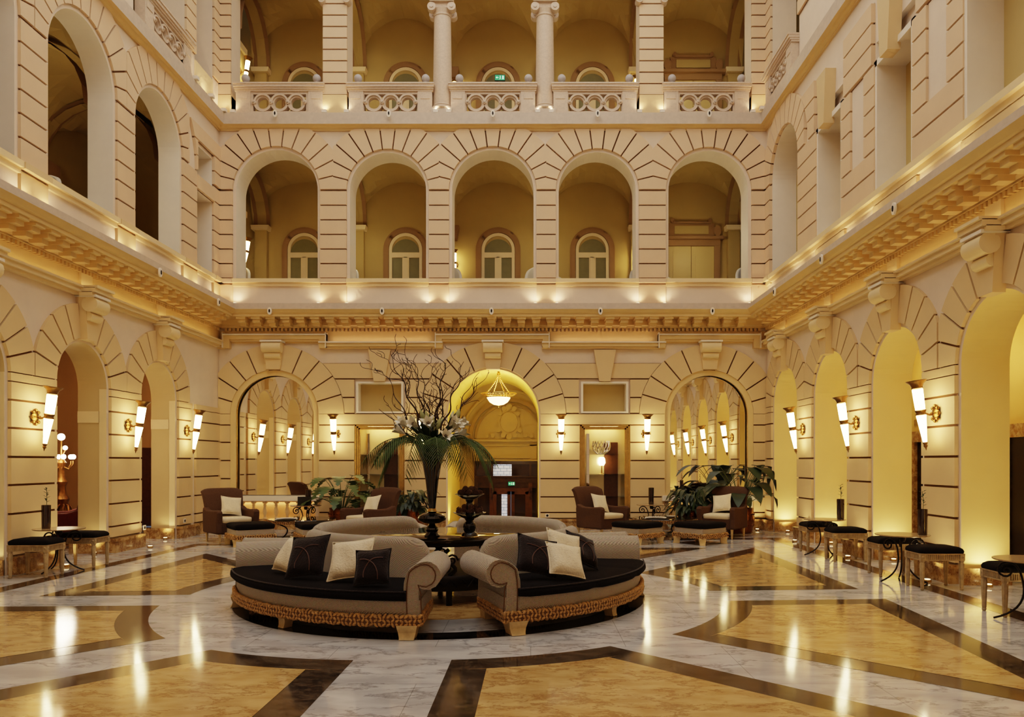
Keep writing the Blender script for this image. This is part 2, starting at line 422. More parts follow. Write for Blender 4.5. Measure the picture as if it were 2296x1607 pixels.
# second floor: piers and the lintel above them
S2 = [(XL, sb(519)), (sb(725), sb(779)), (sb(1433), sb(1487)), (sb(1684), XR)]
Z2 = 9.80
for a, b in S2:
    wb.prism([(a, Z2), (b, Z2), (b, 13.2), (a, 13.2)], -.55, 0, 'field')
    wb.prism([(a, Z2), (b, Z2), (b, 10.28), (a, 10.28)], -.5, .06, 'stone')
    courses(wb, a, b, [10.28+.27*i for i in range(11)], n1=.05)
wb.prism([(XL, 13.2), (XR, 13.2), (XR, ZT), (XL, ZT)], -.55, .05, 'field')
o_wb = struct(wb.build('wall_back', smooth=False, merge=False))

# ------------------------------------------------------------------ side walls
def side_wall(F, name, cents, c1, r0, rects, near):
    w = MB(F); left = name == 'wall_left'; hs = (cents[0]-cents[1])/2
    ops = [arch_op(c, r0-.06, 0, SP0, .50 if name == 'wall_left' else .63, 'passageL' if name == 'wall_left' else 'passage', sill=False) for c in cents]
    wall_panel(w, near, D, 0, 5.3, ops, 'field')
    for c in cents: ring(w, c, SP0, r0, r0+.56, c-hs+.004, c+hs-.004, 4.3, stones=5, key=.15, keystone=False, n1=.05)
    P = [(cents[0]+r0, cents[0]+hs+.12)]+[(cents[i+1]+r0, cents[i]-r0) for i in range(len(cents)-1)]+[(cents[-1]-hs*1.4, cents[-1]-r0)]
    P.append((cents[0]+hs+.30, D))
    for a, b in P:
        courses(w, a, b, ZGP, n1=.055); w.prism([(a, 2.75), (b, 2.75), (b, SP0), (a, SP0)], 0, .05, 'stone')
        w.prism([(a, 0), (b, 0), (b, .20), (a, .20)], 0, .13, 'plinth'); w.prism([(a-.02, .20), (b+.02, .20), (b+.02, .25), (a-.02, .25)], 0, .15, 'plinth')
    if left:
        for c in cents:      # pale band and outer order of the reveals
            for s in (-1, 1):
                x0, x1 = sorted((c+s*(r0-.06), c+s*(r0-.075))); w.prism([(x0, 2.28), (x1, 2.28), (x1, 2.48), (x0, 2.48)], -.5, -.13, 'trim'); w.prism([(x0, 0), (x1, 0), (x1, SP0), (x0, SP0)], -.12, 0, 'trim')
    for c in cents:     # plinth returns inside the openings
        for s in (-1, 1):
            x = c+s*(r0-.06); x0, x1 = sorted((x, x-s*.05)); w.prism([(x0, 0), (x1, 0), (x1, .22), (x0, .22)], -.63, 0, 'plinth')
    # first floor
    ops1 = [arch_op(c, R1-.07, Z1, SP1, .45 if left else .62, 'white') for c in c1]
    for a, b, z0, z1, d, bm in rects: ops1.append(rect_op(a, b, z0, z1, d, 'white', bm))
    wall_panel(w, near, D, 5.3, 9.8, ops1, 'field')
    return w
LC = [15.17, 12.60, 10.02, 7.44, 4.86, 2.28]
ST = 'stone'
wl = side_wall(FL, 'wall_left', LC, LC, R0, [(16.82, 17.7, Z1, 7.62, .55, 'blind'), (16.82, 17.7, 7.95, 8.62, .55, 'blind')], YN)
ST = 'stone2'
hs = (LC[0]-LC[1])/2
for c in LC: ring(wl, c, SP1, R1, 1.62, c-hs+.004, c+hs-.004, 9.47, stones=6, key=.125, n1=.045)
for a, b in [(LC[i+1]+R1, LC[i]-R1) for i in range(5)]+[(LC[0]+R1, 16.82), (17.7, D)]:
    courses(wl, a, b, ZU, n1=.045)
courses(wl, 0, 16.82, [8.03, 8.35, 8.7], left=lambda z: LC[0]+math.sqrt(max(1.63**2-(z-SP1)**2, 0))); courses(wl, 17.7, D, [8.03, 8.35, 8.7])
courses(wl, 16.82, 17.7, [7.62, 7.95]); courses(wl, 0, D, [8.7, 9.05], left=lambda z: LC[0]+math.sqrt(max(1.63**2-(z-SP1)**2, 0)))
for y0, y1 in [(LC[i+1]+R1, LC[i]-R1) for i in range(5)]+[(LC[0]+R1, 16.82), (17.7, D)]:
    wl.prism([(y0, 5.36), (y1, 5.36), (y1, 5.79), (y0, 5.79)], 0, .05, 'stone'); wl.prism([(y0, 5.83), (y1, 5.83), (y1, 5.925), (y0, 5.925)], 0, .12, 'stone')
for c in LC+[17.26]:
    r = R1 if c != 17.26 else .44
    wl.prism([(c-r, 5.84), (c+r, 5.84), (c+r, Z1), (c-r, Z1)], -.25, .10, 'trim'); wl.prism([(c-r, 5.76), (c+r, 5.76), (c+r, 5.84), (c-r, 5.84)], 0, .05, 'trim')
for a, b in [(17.72, D), (16.3, 16.78), (13.5, 14.2), (11.0, 11.6), (8.4, 9.0)]:      # second-floor piers
    wl.prism([(a, Z2), (b, Z2), (b, 13.2), (a, 13.2)], -.55, 0, 'field'); courses(wl, a, b, [10.55+.27*i for i in range(11)], n1=.05)
wl.prism([(16.78, Z2), (17.72, Z2), (17.72, 10.45), (16.78, 10.45)], -.2, .02, 'trim')
wl.prism([(YN, 13.2), (D, 13.2), (D, ZT), (YN, ZT)], -.55, .05, 'field'); wl.prism([(YN, Z2), (8.4, Z2), (8.4, 13.2), (YN, 13.2)], -.1, 0, 'field')
o_wl = struct(wl.build('wall_left', smooth=False, merge=False))

RC = [16.75, 14.23, 11.68, 9.13, 6.58, 4.03, 1.48]
RW = [(14.20, .535), (11.68, .55), (9.13, .57), (6.58, .57), (4.03, .57)]
ST = 'stone'
wr = side_wall(FR, 'wall_right', RC, [RC[0]], .85, [(c-r, c+r, Z1, 7.95, .42, 'blind') for c, r in RW]+[(c-r-.12, c+r+.12, 8.05, 8.38, .10, 'field') for c, r in RW], YN)
ST = 'stone2'
ring(wr, RC[0], SP1, .93, 1.5, 15.45, D-.004, 9.47, stones=6, key=.125)
courses(wr, RC[0]+.93, D, ZU)
ys = [15.84]+[x for c, r in RW for x in (c+r+.06, c-r-.06)]+[YN+1]
for hi, lo in zip(ys[0::2], ys[1::2]):     # wall between the windows: blocks, with a plain sunk panel
    w_ = hi-lo; st = w_*.30 if hi < 15 else None
    if st is None: courses(wr, lo, hi-.02, ZU); courses(wr, lo+.1, 0, [8.02, 8.38, 8.72, 9.06], right=lambda z: RC[0]-math.sqrt(max(1.51**2-(z-SP1)**2, 0)))
    else:
        courses(wr, hi-st, hi, ZU[2:]); courses(wr, lo, lo+st, ZU[2:]); courses(wr, lo, hi, ZU[:3])
        wr.prism([(lo+st, ZU[2]), (hi-st, ZU[2]), (hi-st, ZU[-1]), (lo+st, ZU[-1])], 0, .03, 'field')
        courses(wr, lo+.1, hi-.1, [8.03, 8.38, 8.72, 9.06])
for c, r in RW:
    for s in (-1, 1):
        x0, x1 = sorted((c+s*r, c+s*(r+.10))); wr.prism([(x0, Z1), (x1, Z1), (x1, 8.05), (x0, 8.05)], 0, .05, 'white')
    wr.prism([(c-r-.1, 7.95), (c+r+.1, 7.95), (c+r+.1, 8.05), (c-r-.1, 8.05)], 0, .05, 'white')
    wr.prism([(c-.13, 7.85), (c+.13, 7.85), (c+.22, 8.82), (c-.22, 8.82)], 0, .20, 'stone')
for a, b in [(1, 15.84), (17.7, D)]:
    wr.prism([(a, 5.83), (b, 5.83), (b, 5.925), (a, 5.925)], 0, .12, 'trim'); wr.prism([(a, 5.74), (b, 5.74), (b, 5.83), (a, 5.83)], 0, .05, 'trim')
wr.prism([(15.84, 5.84), (17.7, 5.84), (17.7, Z1), (15.84, Z1)], -.25, .10, 'trim'); wr.prism([(15.84, 5.76), (17.7, 5.76), (17.7, 5.84), (15.84, 5.84)], 0, .05, 'trim')
for c, r in RW:
    wr.prism([(c-r-.15, 5.36), (c+r+.15, 5.36), (c+r+.15, 5.72), (c-r-.15, 5.72)], 0, .05, 'stone')
wr.prism([(17.66, Z2), (D, Z2), (D, 13.2), (17.66, 13.2)], -.55, 0, 'field'); courses(wr, 17.66, D, [10.28+.27*i for i in range(11)], n1=.05)
wr.prism([(YN, Z2), (15.9, Z2), (15.9, 13.2), (YN, 13.2)], -.55, 0, 'field'); courses(wr, 14.3, 15.9, [10.9+.3*i for i in range(8)], n1=.05)
wr.prism([(YN, 13.2), (D, 13.2), (D, ZT), (YN, ZT)], -.55, .05, 'field')
o_wr = struct(wr.build('wall_right', smooth=False, merge=False))
wn = MB(); wn.face([(XL-4, YN, 0), (XR+3, YN, 0), (XR+3, YN, ZT), (XL-4, YN, ZT)], 'field'); o_wn = struct(wn.build('wall_near', smooth=False, merge=False))

# ------------------------------------------------------------------ continuous mouldings: swept round the three sides
def sweep(name, prof, m, y0=YN, fl=True, fr=True):
    mb = MB(); P = []
    for n, z in prof:
        P.append([(XL+n, y0, z), (XL+n, D-n, z), (XR-n, D-n, z), (XR-n, y0, z)])
    if isinstance(m, (list, tuple)):
        for i in range(len(prof)-1): mb.grid(P[i:i+2], m[i])
    else: mb.grid(P, m)
    return struct(mb.build(name, angle=25))
sweep('trim_1', [(0, 4.76), (.10, 4.76), (.10, 4.79), (.15, 4.82), (.15, 4.95), (.53, 4.95), (.53, 5.01), (.57, 5.03), (.60, 5.07), (.63, 5.10), (.63, 5.13), (.56, 5.14), (.56, 5.25), (0, 5.26)],
      ['cornice']*9+['slab']*4)
mb = MB()      # dentils, modillion blocks: carved pattern of the cornice
def along(F, a, b, step, fn):
    n = round((b-a)/step)
    for i in range(n+1): fn(F, a+(b-a)*i/n)
def bx(mb, F, s, z0, z1, n0, n1, w, m):
    mb.F = F; mb.prism([(s-w/2, z0), (s+w/2, z0), (s+w/2, z1), (s-w/2, z1)], n0, n1, m); mb.F = None
def modil(F, s):
    bx(mb, F, s, 4.90, 4.95, .15, .50, .21, 'cornice'); bx(mb, F, s, 4.83, 4.90, .15, .44, .17, 'cornice'); bx(mb, F, s, 4.76, 4.83, .15, .34, .15, 'cornice')
def dent(F, s): bx(mb, F, s, 4.69, 4.755, 0, .085, .05, 'cornice')
along(FB, XL+.7, XR-.7, .345, modil); along(FL, 1, D-.75, .345, modil); along(FR, 1, D-.75, .345, modil)
along(FB, XL+.2, XR-.2, .095, dent); along(FL, 1.5, D-.2, .095, dent); along(FR, 1.5, D-.2, .095, dent)
struct(mb.build('trim_2', smooth=False, merge=False))
# frieze band and lower string course
sweep('trim_3', [(.03, 4.40), (.03, 4.69)], 'cornice')
mb = MB(FB)
ZA, ZB = [4.44, 4.61], [4.27, 4.43]
xs = [XL, sb(504), sb(735), sb(977), sb(1232), sb(1474), sb(1702), XR]
def mould(a, b, z0, z1):
    mb.prism([(a, z0), (b, z0), (b, z0+.05), (a, z0+.05)], 0, .10, 'cornice'); mb.prism([(a, z0+.05), (b, z0+.05), (b, z1-.03), (a, z1-.03)], 0, .14, 'cornice')
    mb.prism([(a, z1-.03), (b, z1-.03), (b, z1), (a, z1)], 0, .18, 'white')
mould(XL, xs[1]+.02, *ZB); mould(xs[2]-.18, xs[3]+.18, *ZB); mould(xs[4]-.18, xs[5]+.18, *ZB); mould(xs[6]-.02, XR, *ZB)
mould(xs[1], xs[2], *ZA); mould(xs[3], xs[4], *ZA); mould(xs[5], xs[6], *ZA)
for x, s in ((xs[1], 1), (xs[2], -1), (xs[3], 1), (xs[4], -1), (xs[5], 1), (xs[6], -1)):
    x0, x1 = sorted((x, x+s*.16)); mb.prism([(x0, 4.28), (x1, 4.28), (x1, 4.60), (x0, 4.60)], 0, .144, 'cornice')
    x0, x1 = sorted((x, x+s*.02)); mb.prism([(x0, 4.28), (x1, 4.28), (x1, 4.64), (x0, 4.64)], 0, .186, 'white')
struct(mb.build('trim_4', smooth=False, merge=False))
mb = MB()
for F, cs in ((FL, LC), (FR, RC)):
    mb.F = F
    for z0, z1, n in ((4.30, 4.35, .08), (4.35, 4.42, .13), (4.42, 4.45, .17)):
        mb.prism([(YN, z0), (D, z0), (D, z1), (YN, z1)], 0, n, 'trim')
        for c in cs: mb.prism([(c-.26, z0), (c+.26, z0), (c+.26, z1+.01), (c-.26, z1+.01)], 0, n+.22, 'trim')
    for c in cs: mb.prism([(c-.16, 4.46), (c+.16, 4.46), (c+.16, 4.69), (c-.16, 4.69)], 0, .07, 'trim')
mb.F = None
struct(mb.build('trim_5', smooth=False, merge=False))
# slab between first and second floor
sweep('trim_6', [(0, 9.44), (.04, 9.44), (.04, 9.47), (.09, 9.50), (.11, 9.53), (.19, 9.535), (.19, 9.80), (-.6, 9.81)], ['cornice']*5+['slab']*2)

# ------------------------------------------------------------------ keystone consoles (scrolled brackets) as parts of the walls
def console(F, c, parent, ztop=4.30, zbot=3.62, w0=.40, w1=.28):
    k = MB(F)
    z_ = zbot-.02
    k.prism([(c-w1/2, z_), (c+w1/2, z_), (c+w0/2, ztop), (c-w0/2, ztop)], 0, .16, 'stone')
    # scroll: roll across the top with a curl below
    for zc, n, r, w in ((ztop-.13, .22, .13, w0*.98), (ztop-.32, .17, .075, w0*.80)):
        k2 = [(n+r*math.cos(t), zc+r*math.sin(t)) for t in [2*PI*i/14 for i in range(14)]]
        for i in range(14):
            (n0, z0), (n1, z1) = k2[i], k2[(i+1) % 14]
            k.face([(c-w/2, z0, n0), (c+w/2, z0, n0), (c+w/2, z1, n1), (c-w/2, z1, n1)], 'trim')
        for s in (-1, 1): k.face([(c+s*w/2, z, n) for n, z in k2], 'trim')
    k.prism([(c-w0*.55, ztop-.02), (c+w0*.55, ztop-.02), (c+w0*.55, ztop+.02), (c-w0*.55, ztop+.02)], 0, .34, 'white')
    k.build('keystone', parent, angle=50)
for c in CX: console(FB, c, o_wb, 4.42, 3.80, .46, .32)
for c in LC: console(FL, c, o_wl)
for c in RC: console(FR, c, o_wr)

# ------------------------------------------------------------------ floor
fl = MB()
fl.face([(XL-8, YN-.5, 0), (XR+4.5, YN-.5, 0), (XR+4.5, D+.5, 0), (XL-8, D+.5, 0)], 'm_white')
FC = (-1.045, 9.22); FRD = 3.17
def arc(p, q, n=14, r=None):
    a, b = math.atan2(p[1]-FC[1], p[0]-FC[0]), math.atan2(q[1]-FC[1], q[0]-FC[0])
    if b-a > PI: b -= 2*PI
    if a-b > PI: b += 2*PI
    r0 = math.dist(p, FC); r1 = math.dist(q, FC)
    return [(FC[0]+(r0+(r1-r0)*i/n)*math.cos(a+(b-a)*i/n), FC[1]+(r0+(r1-r0)*i/n)*math.sin(a+(b-a)*i/n)) for i in range(n+1)]
def inset(P, d):
    n = len(P); A = sum(P[i][0]*P[(i+1) % n][1]-P[(i+1) % n][0]*P[i][1] for i in range(n)); s = 1 if A > 0 else -1
    out = []
    for i in range(n):
        p0, p1, p2 = Vector(P[i-1]), Vector(P[i]), Vector(P[(i+1) % n])
        e0, e1 = (p1-p0).normalized(), (p2-p1).normalized()
        n0, n1 = Vector((-e0.y, e0.x))*s, Vector((-e1.y, e1.x))*s
        b = (n0+n1); b = b/max(b.length_squared, .15)*2
        out.append(tuple(p1+b*d))
    return out
PAN = [
    arc((1.31, 7.07), (2.22, 8.77))+[(4.14, 8.9), (3.86, 4.52)],
    arc((-.64, 6.16), (.69, 6.62))+[(3.3, 3.9), (-.66, 3.6)],
    arc((-2.72, 6.49), (-1.43, 6.15))+[(-1.46, 3.6), (-5.2, 3.7)],
    arc((-4.13, 8.49), (-3.31, 6.91))+[(-4.16, 5.97), (-5.95, 4.0), (-5.95, 8.42)],
    [(4.14, 14.18), (4.12, 9.58)]+arc((2.22, 9.45), (1.55, 10.98)),
    [(-5.85, 9.07), (-5.66, 13.31)]+arc((-3.6, 11.08), (-4.1, 9.18)),
    arc((.95, 11.67), (-.65, 12.35))+[(-.65, 14.1), (3.3, 14.2), (2.2, 13.0)],
    arc((-1.44, 12.35), (-3.0, 11.7))+[(-4.9, 13.9), (-1.44, 13.9)],
]
def flat(P, z, m): fl.face([(x, y, z) for x, y in P], m)
for P in PAN:
    flat(P, .0015, 'm_dark'); flat(inset(P, .30), .003, 'm_gold')
def disc(r, z, m, n=72): flat([(FC[0]+r*math.cos(2*PI*i/n), FC[1]+.03+r*math.sin(2*PI*i/n)) for i in range(n)], z, m)
disc(2.40, .0015, 'm_black'); disc(2.13, .003, 'm_white'); disc(1.55, .0045, 'm_gold')
flat([(-6.75, 0), (-6.5, 0), (-6.50, 9.5), (-6.33, 14.55), (-6.54, 14.83), (-6.76, 9.7)], .0015, 'm_dark')
flat([(5.22, 0), (4.95, 0), (4.94, 15.78), (5.23, 16.06)], .0015, 'm_dark')
flat([(-6.54, 14.83), (-6.33, 14.55), (4.94, 15.78), (5.23, 16.06)], .0018, 'm_dark')
struct(fl.build('floor', smooth=False, merge=False))

# ------------------------------------------------------------------ galleries behind the arches
def vault_strip(mb, F, s0, s1, n0, n1, zspring, rise, m, NS=14, NN=8):
    """one groin-vault bay between s0..s1 and depth n0..n1"""
    P = []
    for i in range(NS+1):
        s = s0+(s1-s0)*i/NS; a = 2*(s-s0)/(s1-s0)-1
        P.append([(s, zspring+rise*max(math.sqrt(max(1-a*a, 0)), math.sqrt(max(1-(2*j/NN-1)**2, 0))), n0+(n1-n0)*j/NN) for j in range(NN+1)])
    mb.grid(P, m)
def arch_strip(mb, F, c, r0, r1, zs, n0, n1, m, N=18, legs=None):
    for k in range(N):
        a, b = PI*k/N, PI*(k+1)/N
        mb.prism([(c+r*math.cos(t), zs+r*math.sin(t)) for r, t in ((r0, a), (r1, a), (r1, b), (r0, b))], n0, n1, m)
    if legs is not None:
        for s in (-1, 1):
            x0, x1 = sorted((c+s*r0, c+s*r1)); mb.prism([(x0, legs), (x1, legs), (x1, zs), (x0, zs)], n0, n1, m)
GD = 2.1     # gallery depth at the back
def back_gallery(z0, spring, rise, name, top):
    g = MB(FB); e = [XL-2.2, edges[1], edges[2], edges[3], edges[4], XR+2.2]
    e = [edges[0]-.15]+edges[1:5]+[edges[5]+.15]
    g.face([(XL-2.5, z0, -.55-GD), (XR+2.5, z0, -.55-GD), (XR+2.5, top, -.55-GD), (XL-2.5, top, -.55-GD)], 'ochre')
    g.face([(XL-2.5, z0, -.5), (XR+2.5, z0, -.5), (XR+2.5, z0, -.55-GD), (XL-2.5, z0, -.55-GD)], 'slab')
    for i in range(5):
        vault_strip(g, FB, e[i], e[i+1], -.55, -.55-GD, spring, rise, 'ochre')
    for x in (XL-2.5, XR+2.5): g.face([(x, z0, -.5), (x, top, -.5), (x, top, -.55-GD), (x, z0, -.55-GD)], 'ochre')
    # pilaster strips and transverse arches at bay edges 1 and 4, with capital blocks
    for x in (e[0]+.25, e[1], e[4], e[5]-.25):
        g.prism([(x-.16, z0), (x+.16, z0), (x+.16, spring-.1), (x-.16, spring-.1)], -.55-GD, -.40-GD, 'ochre')
        g.prism([(x-.22, spring-.1), (x+.22, spring-.1), (x+.24, spring+.02), (x-.24, spring+.02)], -.55-GD, -.30-GD, 'trim')
        N = 10
        for k in range(N):
            t0, t1 = PI*k/N, PI*(k+1)/N
            for w_, q, mm in ((.22, .10, 'ochre2'), (.12, .14, 'ochre')):
                p0 = (-.55-GD/2+GD/2*math.cos(t0)*.98, spring+(rise-q)*math.sin(t0)); p1 = (-.55-GD/2+GD/2*math.cos(t1)*.98, spring+(rise-q)*math.sin(t1))
                g.face([(x-w_, p0[1], p0[0]), (x+w_, p0[1], p0[0]), (x+w_, p1[1], p1[0]), (x-w_, p1[1], p1[0])], mm)
    for x in (e[2], e[3]):
        g.prism([(x-.18, spring-.35), (x+.18, spring-.35), (x+.24, spring), (x-.24, spring)], -.55-GD, -.25-GD, 'ochre2')
    return struct(g.build(name, smooth=False, merge=False))
back_gallery(5.3, 7.95, 1.25, 'wall_gallery', 9.6)
back_gallery(9.8, 12.2, 1.45, 'wall_gallery', 14.2)
# lunette recess lines on the gallery back wall are the vault edges; now its doors
def gx(u): return (u-U0)*(D+.55+GD)/F0
nwin = [0]
def gal_door(x, z0, zs, r, lit=False):
    d = MB(FB); n = -.55-GD
    arch_strip(d, FB, x, r, r+.10, zs, n, n+.06, 'ochre2', legs=z0); arch_strip(d, FB, x, r+.10, r+.15, zs, n, n+.035, 'ochre2', legs=z0)
    arch_strip(d, FB, x, r-.09, r-.01, zs, n, n+.045, 'trim', legs=z0)
    d.prism([(x-r+.09, zs-.22), (x+r-.09, zs-.22), (x+r-.09, zs-.08), (x-r+.09, zs-.08)], n, n+.05, 'trim')
    d.prism([(x-.05, z0), (x+.05, z0), (x+.05, zs-.2), (x-.05, zs-.2)], n, n+.05, 'trim')
    for s in (-1, 1):
        x0, x1 = sorted((x+s*.05, x+s*(r-.09))); d.prism([(x0, z0), (x1, z0), (x1, z0+.6), (x0, z0+.6)], n, n+.03, 'trim')
        x0, x1 = sorted((x+s*.05, x+s*.09)); d.prism([(x0, z0+.6), (x1, z0+.6), (x1, zs-.22), (x0, zs-.22)], n, n+.04, 'trim')
    nwin[0] += 1
    o = struct(d.build('door_%d' % nwin[0]))
    g = MB(FB); P = [(x+(r-.09)*math.cos(PI*k/16), zs-.08+(r-.09)*math.sin(PI*k/16)) for k in range(17)]
    g.prism([(x-r+.09, z0), (x+r-.09, z0), (x+r-.09, zs-.08)]+P[1:-1]+[(x-r+.09, zs-.08)], n, n+.012, 'gpane'); g.build('pane', o)
M['gpane'] = mat('greenish_curtained_glass', rgb(120, 112, 66), .5, noise=.15, nscale=6)
for u in (683, 910, 1117, 1328):
    gal_door(gx(u), 5.3, 7.36, .46); gal_door(gx(u), 9.8, 11.86, .46)
def rect_door(x, z0):
    d = MB(FB); n = -.55-GD; h = 2.15; w = .62
    for s in (-1, 1):
        x0, x1 = sorted((x+s*.01, x+s*w)); d.prism([(x0, z0), (x1, z0), (x1, z0+h), (x0, z0+h)], n, n+.04, 'doorcream')
        for z_0, z_1 in ((z0+.15, z0+.9), (z0+1.0, z0+2.0)):
            a, b = sorted((x+s*.12, x+s*.50)); d.prism([(a, z_0), (b, z_0), (b, z_1), (a, z_1)], n, n+.055, 'doorcream')
        x0, x1 = sorted((x+s*w, x+s*(w+.16))); d.prism([(x0, z0), (x1, z0), (x1, z0+h+.1), (x0, z0+h+.1)], n, n+.09, 'ochre2')
    d.prism([(x-w-.16, z0+h), (x+w+.16, z0+h), (x+w+.16, z0+h+.16), (x-w-.16, z0+h+.16)], n, n+.10, 'ochre2')
    d.prism([(x-w-.24, z0+h+.16), (x+w+.24, z0+h+.16), (x+w+.24, z0+h+.24), (x-w-.24, z0+h+.24)], n, n+.2, 'ochre2')
    d.prism([(x-.62, z0+h+.24), (x+.62, z0+h+.24), (x+.62, z0+h+.62), (x-.62, z0+h+.62)], n, n+.07, 'ochre2')
    d.prism([(x-.46, z0+h+.32), (x+.46, z0+h+.32), (x+.46, z0+h+.54), (x-.46, z0+h+.54)], n, n+.1, 'ochre')
    for s in (-1, 1):
        d.prism([(x+s*.7+.1*math.cos(t), z0+h+.40+.15*math.sin(t)) for t in [2*PI*k/14 for k in range(14)]], n, n+.12, 'ochre2')
        d.prism([(x+s*.5+.05*math.cos(t), z0+h+.68+.07*math.sin(t)) for t in [2*PI*k/12 for k in range(12)]], n, n+.1, 'ochre2')
    d.prism([(x-.5, z0+h+.60), (x+.5, z0+h+.60), (x+.5, z0+h+.65), (x-.5, z0+h+.65)], n, n+.12, 'ochre2')
    nwin[0] += 1; return struct(d.build('door_%d' % nwin[0]))
M['doorcream'] = mat('cream_door_paint', rgb(196, 168, 104), .5)
rect_door(gx(1549), 5.3); rect_door(gx(1553), 9.8)

# side galleries (first and second floor) and the rooms behind the ground arcades
g = MB(FL); n1 = -3.2
for z0, top, sp, rise in ((5.3, 9.7, 8.05, 1.35), (9.8, 14.4, 12.2, 1.6)):
    g.face([(YN, z0, n1), (D+3, z0, n1), (D+3, top, n1), (YN, top, n1)], 'ochre')
    g.face([(YN, z0, -.44), (D+3, z0, -.44), (D+3, z0, n1), (YN, z0, n1)], 'slab')
    for c in LC: vault_strip(g, FL, c-hs, c+hs, -.45, n1, sp, rise, 'ochre')
    vault_strip(g, FL, LC[0]+hs, D+2.6, -.62, n1, sp, rise, 'ochre')
    for c in LC:
        arch_strip(g, FL, c+.35, .50, .66, z0+2.1, n1, n1+.08, 'ochre2', legs=z0)
        N = 12
        for w_, q, mm in ((.2, .06, 'ochre2'), (.12, .10, 'ochre')):
            for k in range(N):
                t0, t1 = PI*k/N, PI*(k+1)/N; mid = (-.62+n1)/2; hw = (n1+.62)/2
                p0 = (mid+hw*math.cos(t0), sp+(rise-q)*math.sin(t0)); p1 = (mid+hw*math.cos(t1), sp+(rise-q)*math.sin(t1))
                x = c+hs; g.face([(x-w_, p0[1], p0[0]), (x+w_, p0[1], p0[0]), (x+w_, p1[1], p1[0]), (x-w_, p1[1], p1[0])], mm)
        g.prism([(c+hs-.25, sp-.35), (c+hs+.25, sp-.35), (c+hs+.25, sp), (c+hs-.25, sp)], n1, n1+.3, 'ochre2')
struct(g.build('wall_gallery', smooth=False, merge=False))
g = MB(FR)
g.face([(14.5, 5.3, -.55), (D+.6, 5.3, -.55), (D+.6, 9.4, -.55), (14.5, 9.4, -.55)], 'ochre')
g.face([(YN, 9.8, -2.4), (D+3, 9.8, -2.4), (D+3, 14.4, -2.4), (YN, 14.4, -2.4)], 'ochre')
g.face([(YN, 9.8, -.5), (D+3, 9.8, -.5), (D+3, 9.8, -2.4), (YN, 9.8, -2.4)], 'slab')
struct(g.build('wall_gallery', smooth=False, merge=False))
# right ground corridor
g = MB(FR); n1 = -2.4
M['corr'] = mat('yellow_corridor_plaster', rgb(222, 186, 106), .75, noise=.05, nscale=2)
g.face([(YN, 0, n1), (D+.4, 0, n1), (D+.4, 5, n1), (YN, 5, n1)], 'corr'); g.face([(YN, 4.0, -.6), (D+.4, 4.0, -.6), (D+.4, 4.0, n1), (YN, 4.0, n1)], 'corr')
g.face([(D+.4, 0, -.6), (D+.4, 5, -.6), (D+.4, 5, n1), (D+.4, 0, n1)], 'corr')
struct(g.build('wall_corridor', smooth=False, merge=False))
def lift_door(y, nm):
    d = MB(FR); n = n1; w = .62
    for s in (-1, 1):
        x0, x1 = sorted((y+s*w, y+s*(w+.22))); d.prism([(x0, 0), (x1, 0), (x1, 2.2), (x0, 2.2)], n, n+.10, 'plinth')
    d.prism([(y-w-.22, 2.0), (y+w+.22, 2.0), (y+w+.22, 2.22), (y-w-.22, 2.22)], n, n+.12, 'plinth')
    o = struct(d.build(nm))
    e = MB(FR)
    for s in (-1, 1):
        x0, x1 = sorted((y+s*.008, y+s*w)); e.prism([(x0, 0), (x1, 0), (x1, 2.0), (x0, 2.0)], n, n+.03, 'liftleaf')
    e.build('leaf', o)
M['liftleaf'] = mat('dark_bronze_lift_leaf', rgb(34, 24, 18), .25, .6)
lift_door(15.1, 'door_20'); lift_door(12.1, 'door_21'); lift_door(9.4, 'door_22')
# left ground rooms
g = MB(FL); n1 = -6.5
M['redroom'] = mat('brown_red_room_wall', rgb(120, 66, 34), .7, noise=.5, nscale=3)
M['tanpass'] = mat('tan_passage_wall', rgb(196, 148, 96), .75, noise=.05, nscale=2)
g.face([(YN, 0, n1), (D+1, 0, n1), (D+1, 5, n1), (YN, 5, n1)], 'redroom'); g.face([(YN, 4.6, -.6), (D+1, 4.6, -.6), (D+1, 4.6, n1), (YN, 4.6, n1)], 'redroom')
g.face([(D+1, 0, -.6), (D+1, 5, -.6), (D+1, 5, n1), (D+1, 0, n1)], 'tanpass')
g.face([(13.9, 0, n1+2.2), (13.9, 5, n1+2.2), (13.9, 5, n1), (13.9, 0, n1)], 'redroom')
struct(g.build('wall_room', smooth=False, merge=False))
# ------------------------------------------------------------------ entrance passage behind the middle arch
px0, px1 = CX[1]-1.08, CX[1]+1.08
g = MB(); PZ = -1.0; PE = 21.2
for x in (px0, px1): g.face([(x, D+.5, PZ), (x, PE, PZ), (x, PE, 0), (x, D+.5, 0)], 'passage')
g.face([(px0, D+1.4, PZ), (px1, D+1.4, PZ), (px1, PE+.3, PZ), (px0, PE+.3, PZ)], 'm_white')
for k in range(6):
    y = D+.5+.15*k; z = -k/6
    g.face([(px0, y, z), (px1, y, z), (px1, y, z-1/6), (px0, y, z-1/6)], 'm_white'); g.face([(px0, y, z-1/6), (px1, y, z-1/6), (px1, y+.15, z-1/6), (px0, y+.15, z-1/6)], 'm_white')
struct(g.build('floor', smooth=False, merge=False))
g = MB(lambda s, z, n: (s, PE-n, z)); lc = -.60
M['olive'] = mat('olive_relief_plaster', rgb(166, 144, 98), .7, noise=.05, nscale=3)
g.prism([(px0-1, 1.62), (px1+1, 1.62), (px1+1, 4.4), (px0-1, 4.4)], -.1, 0, 'olive')
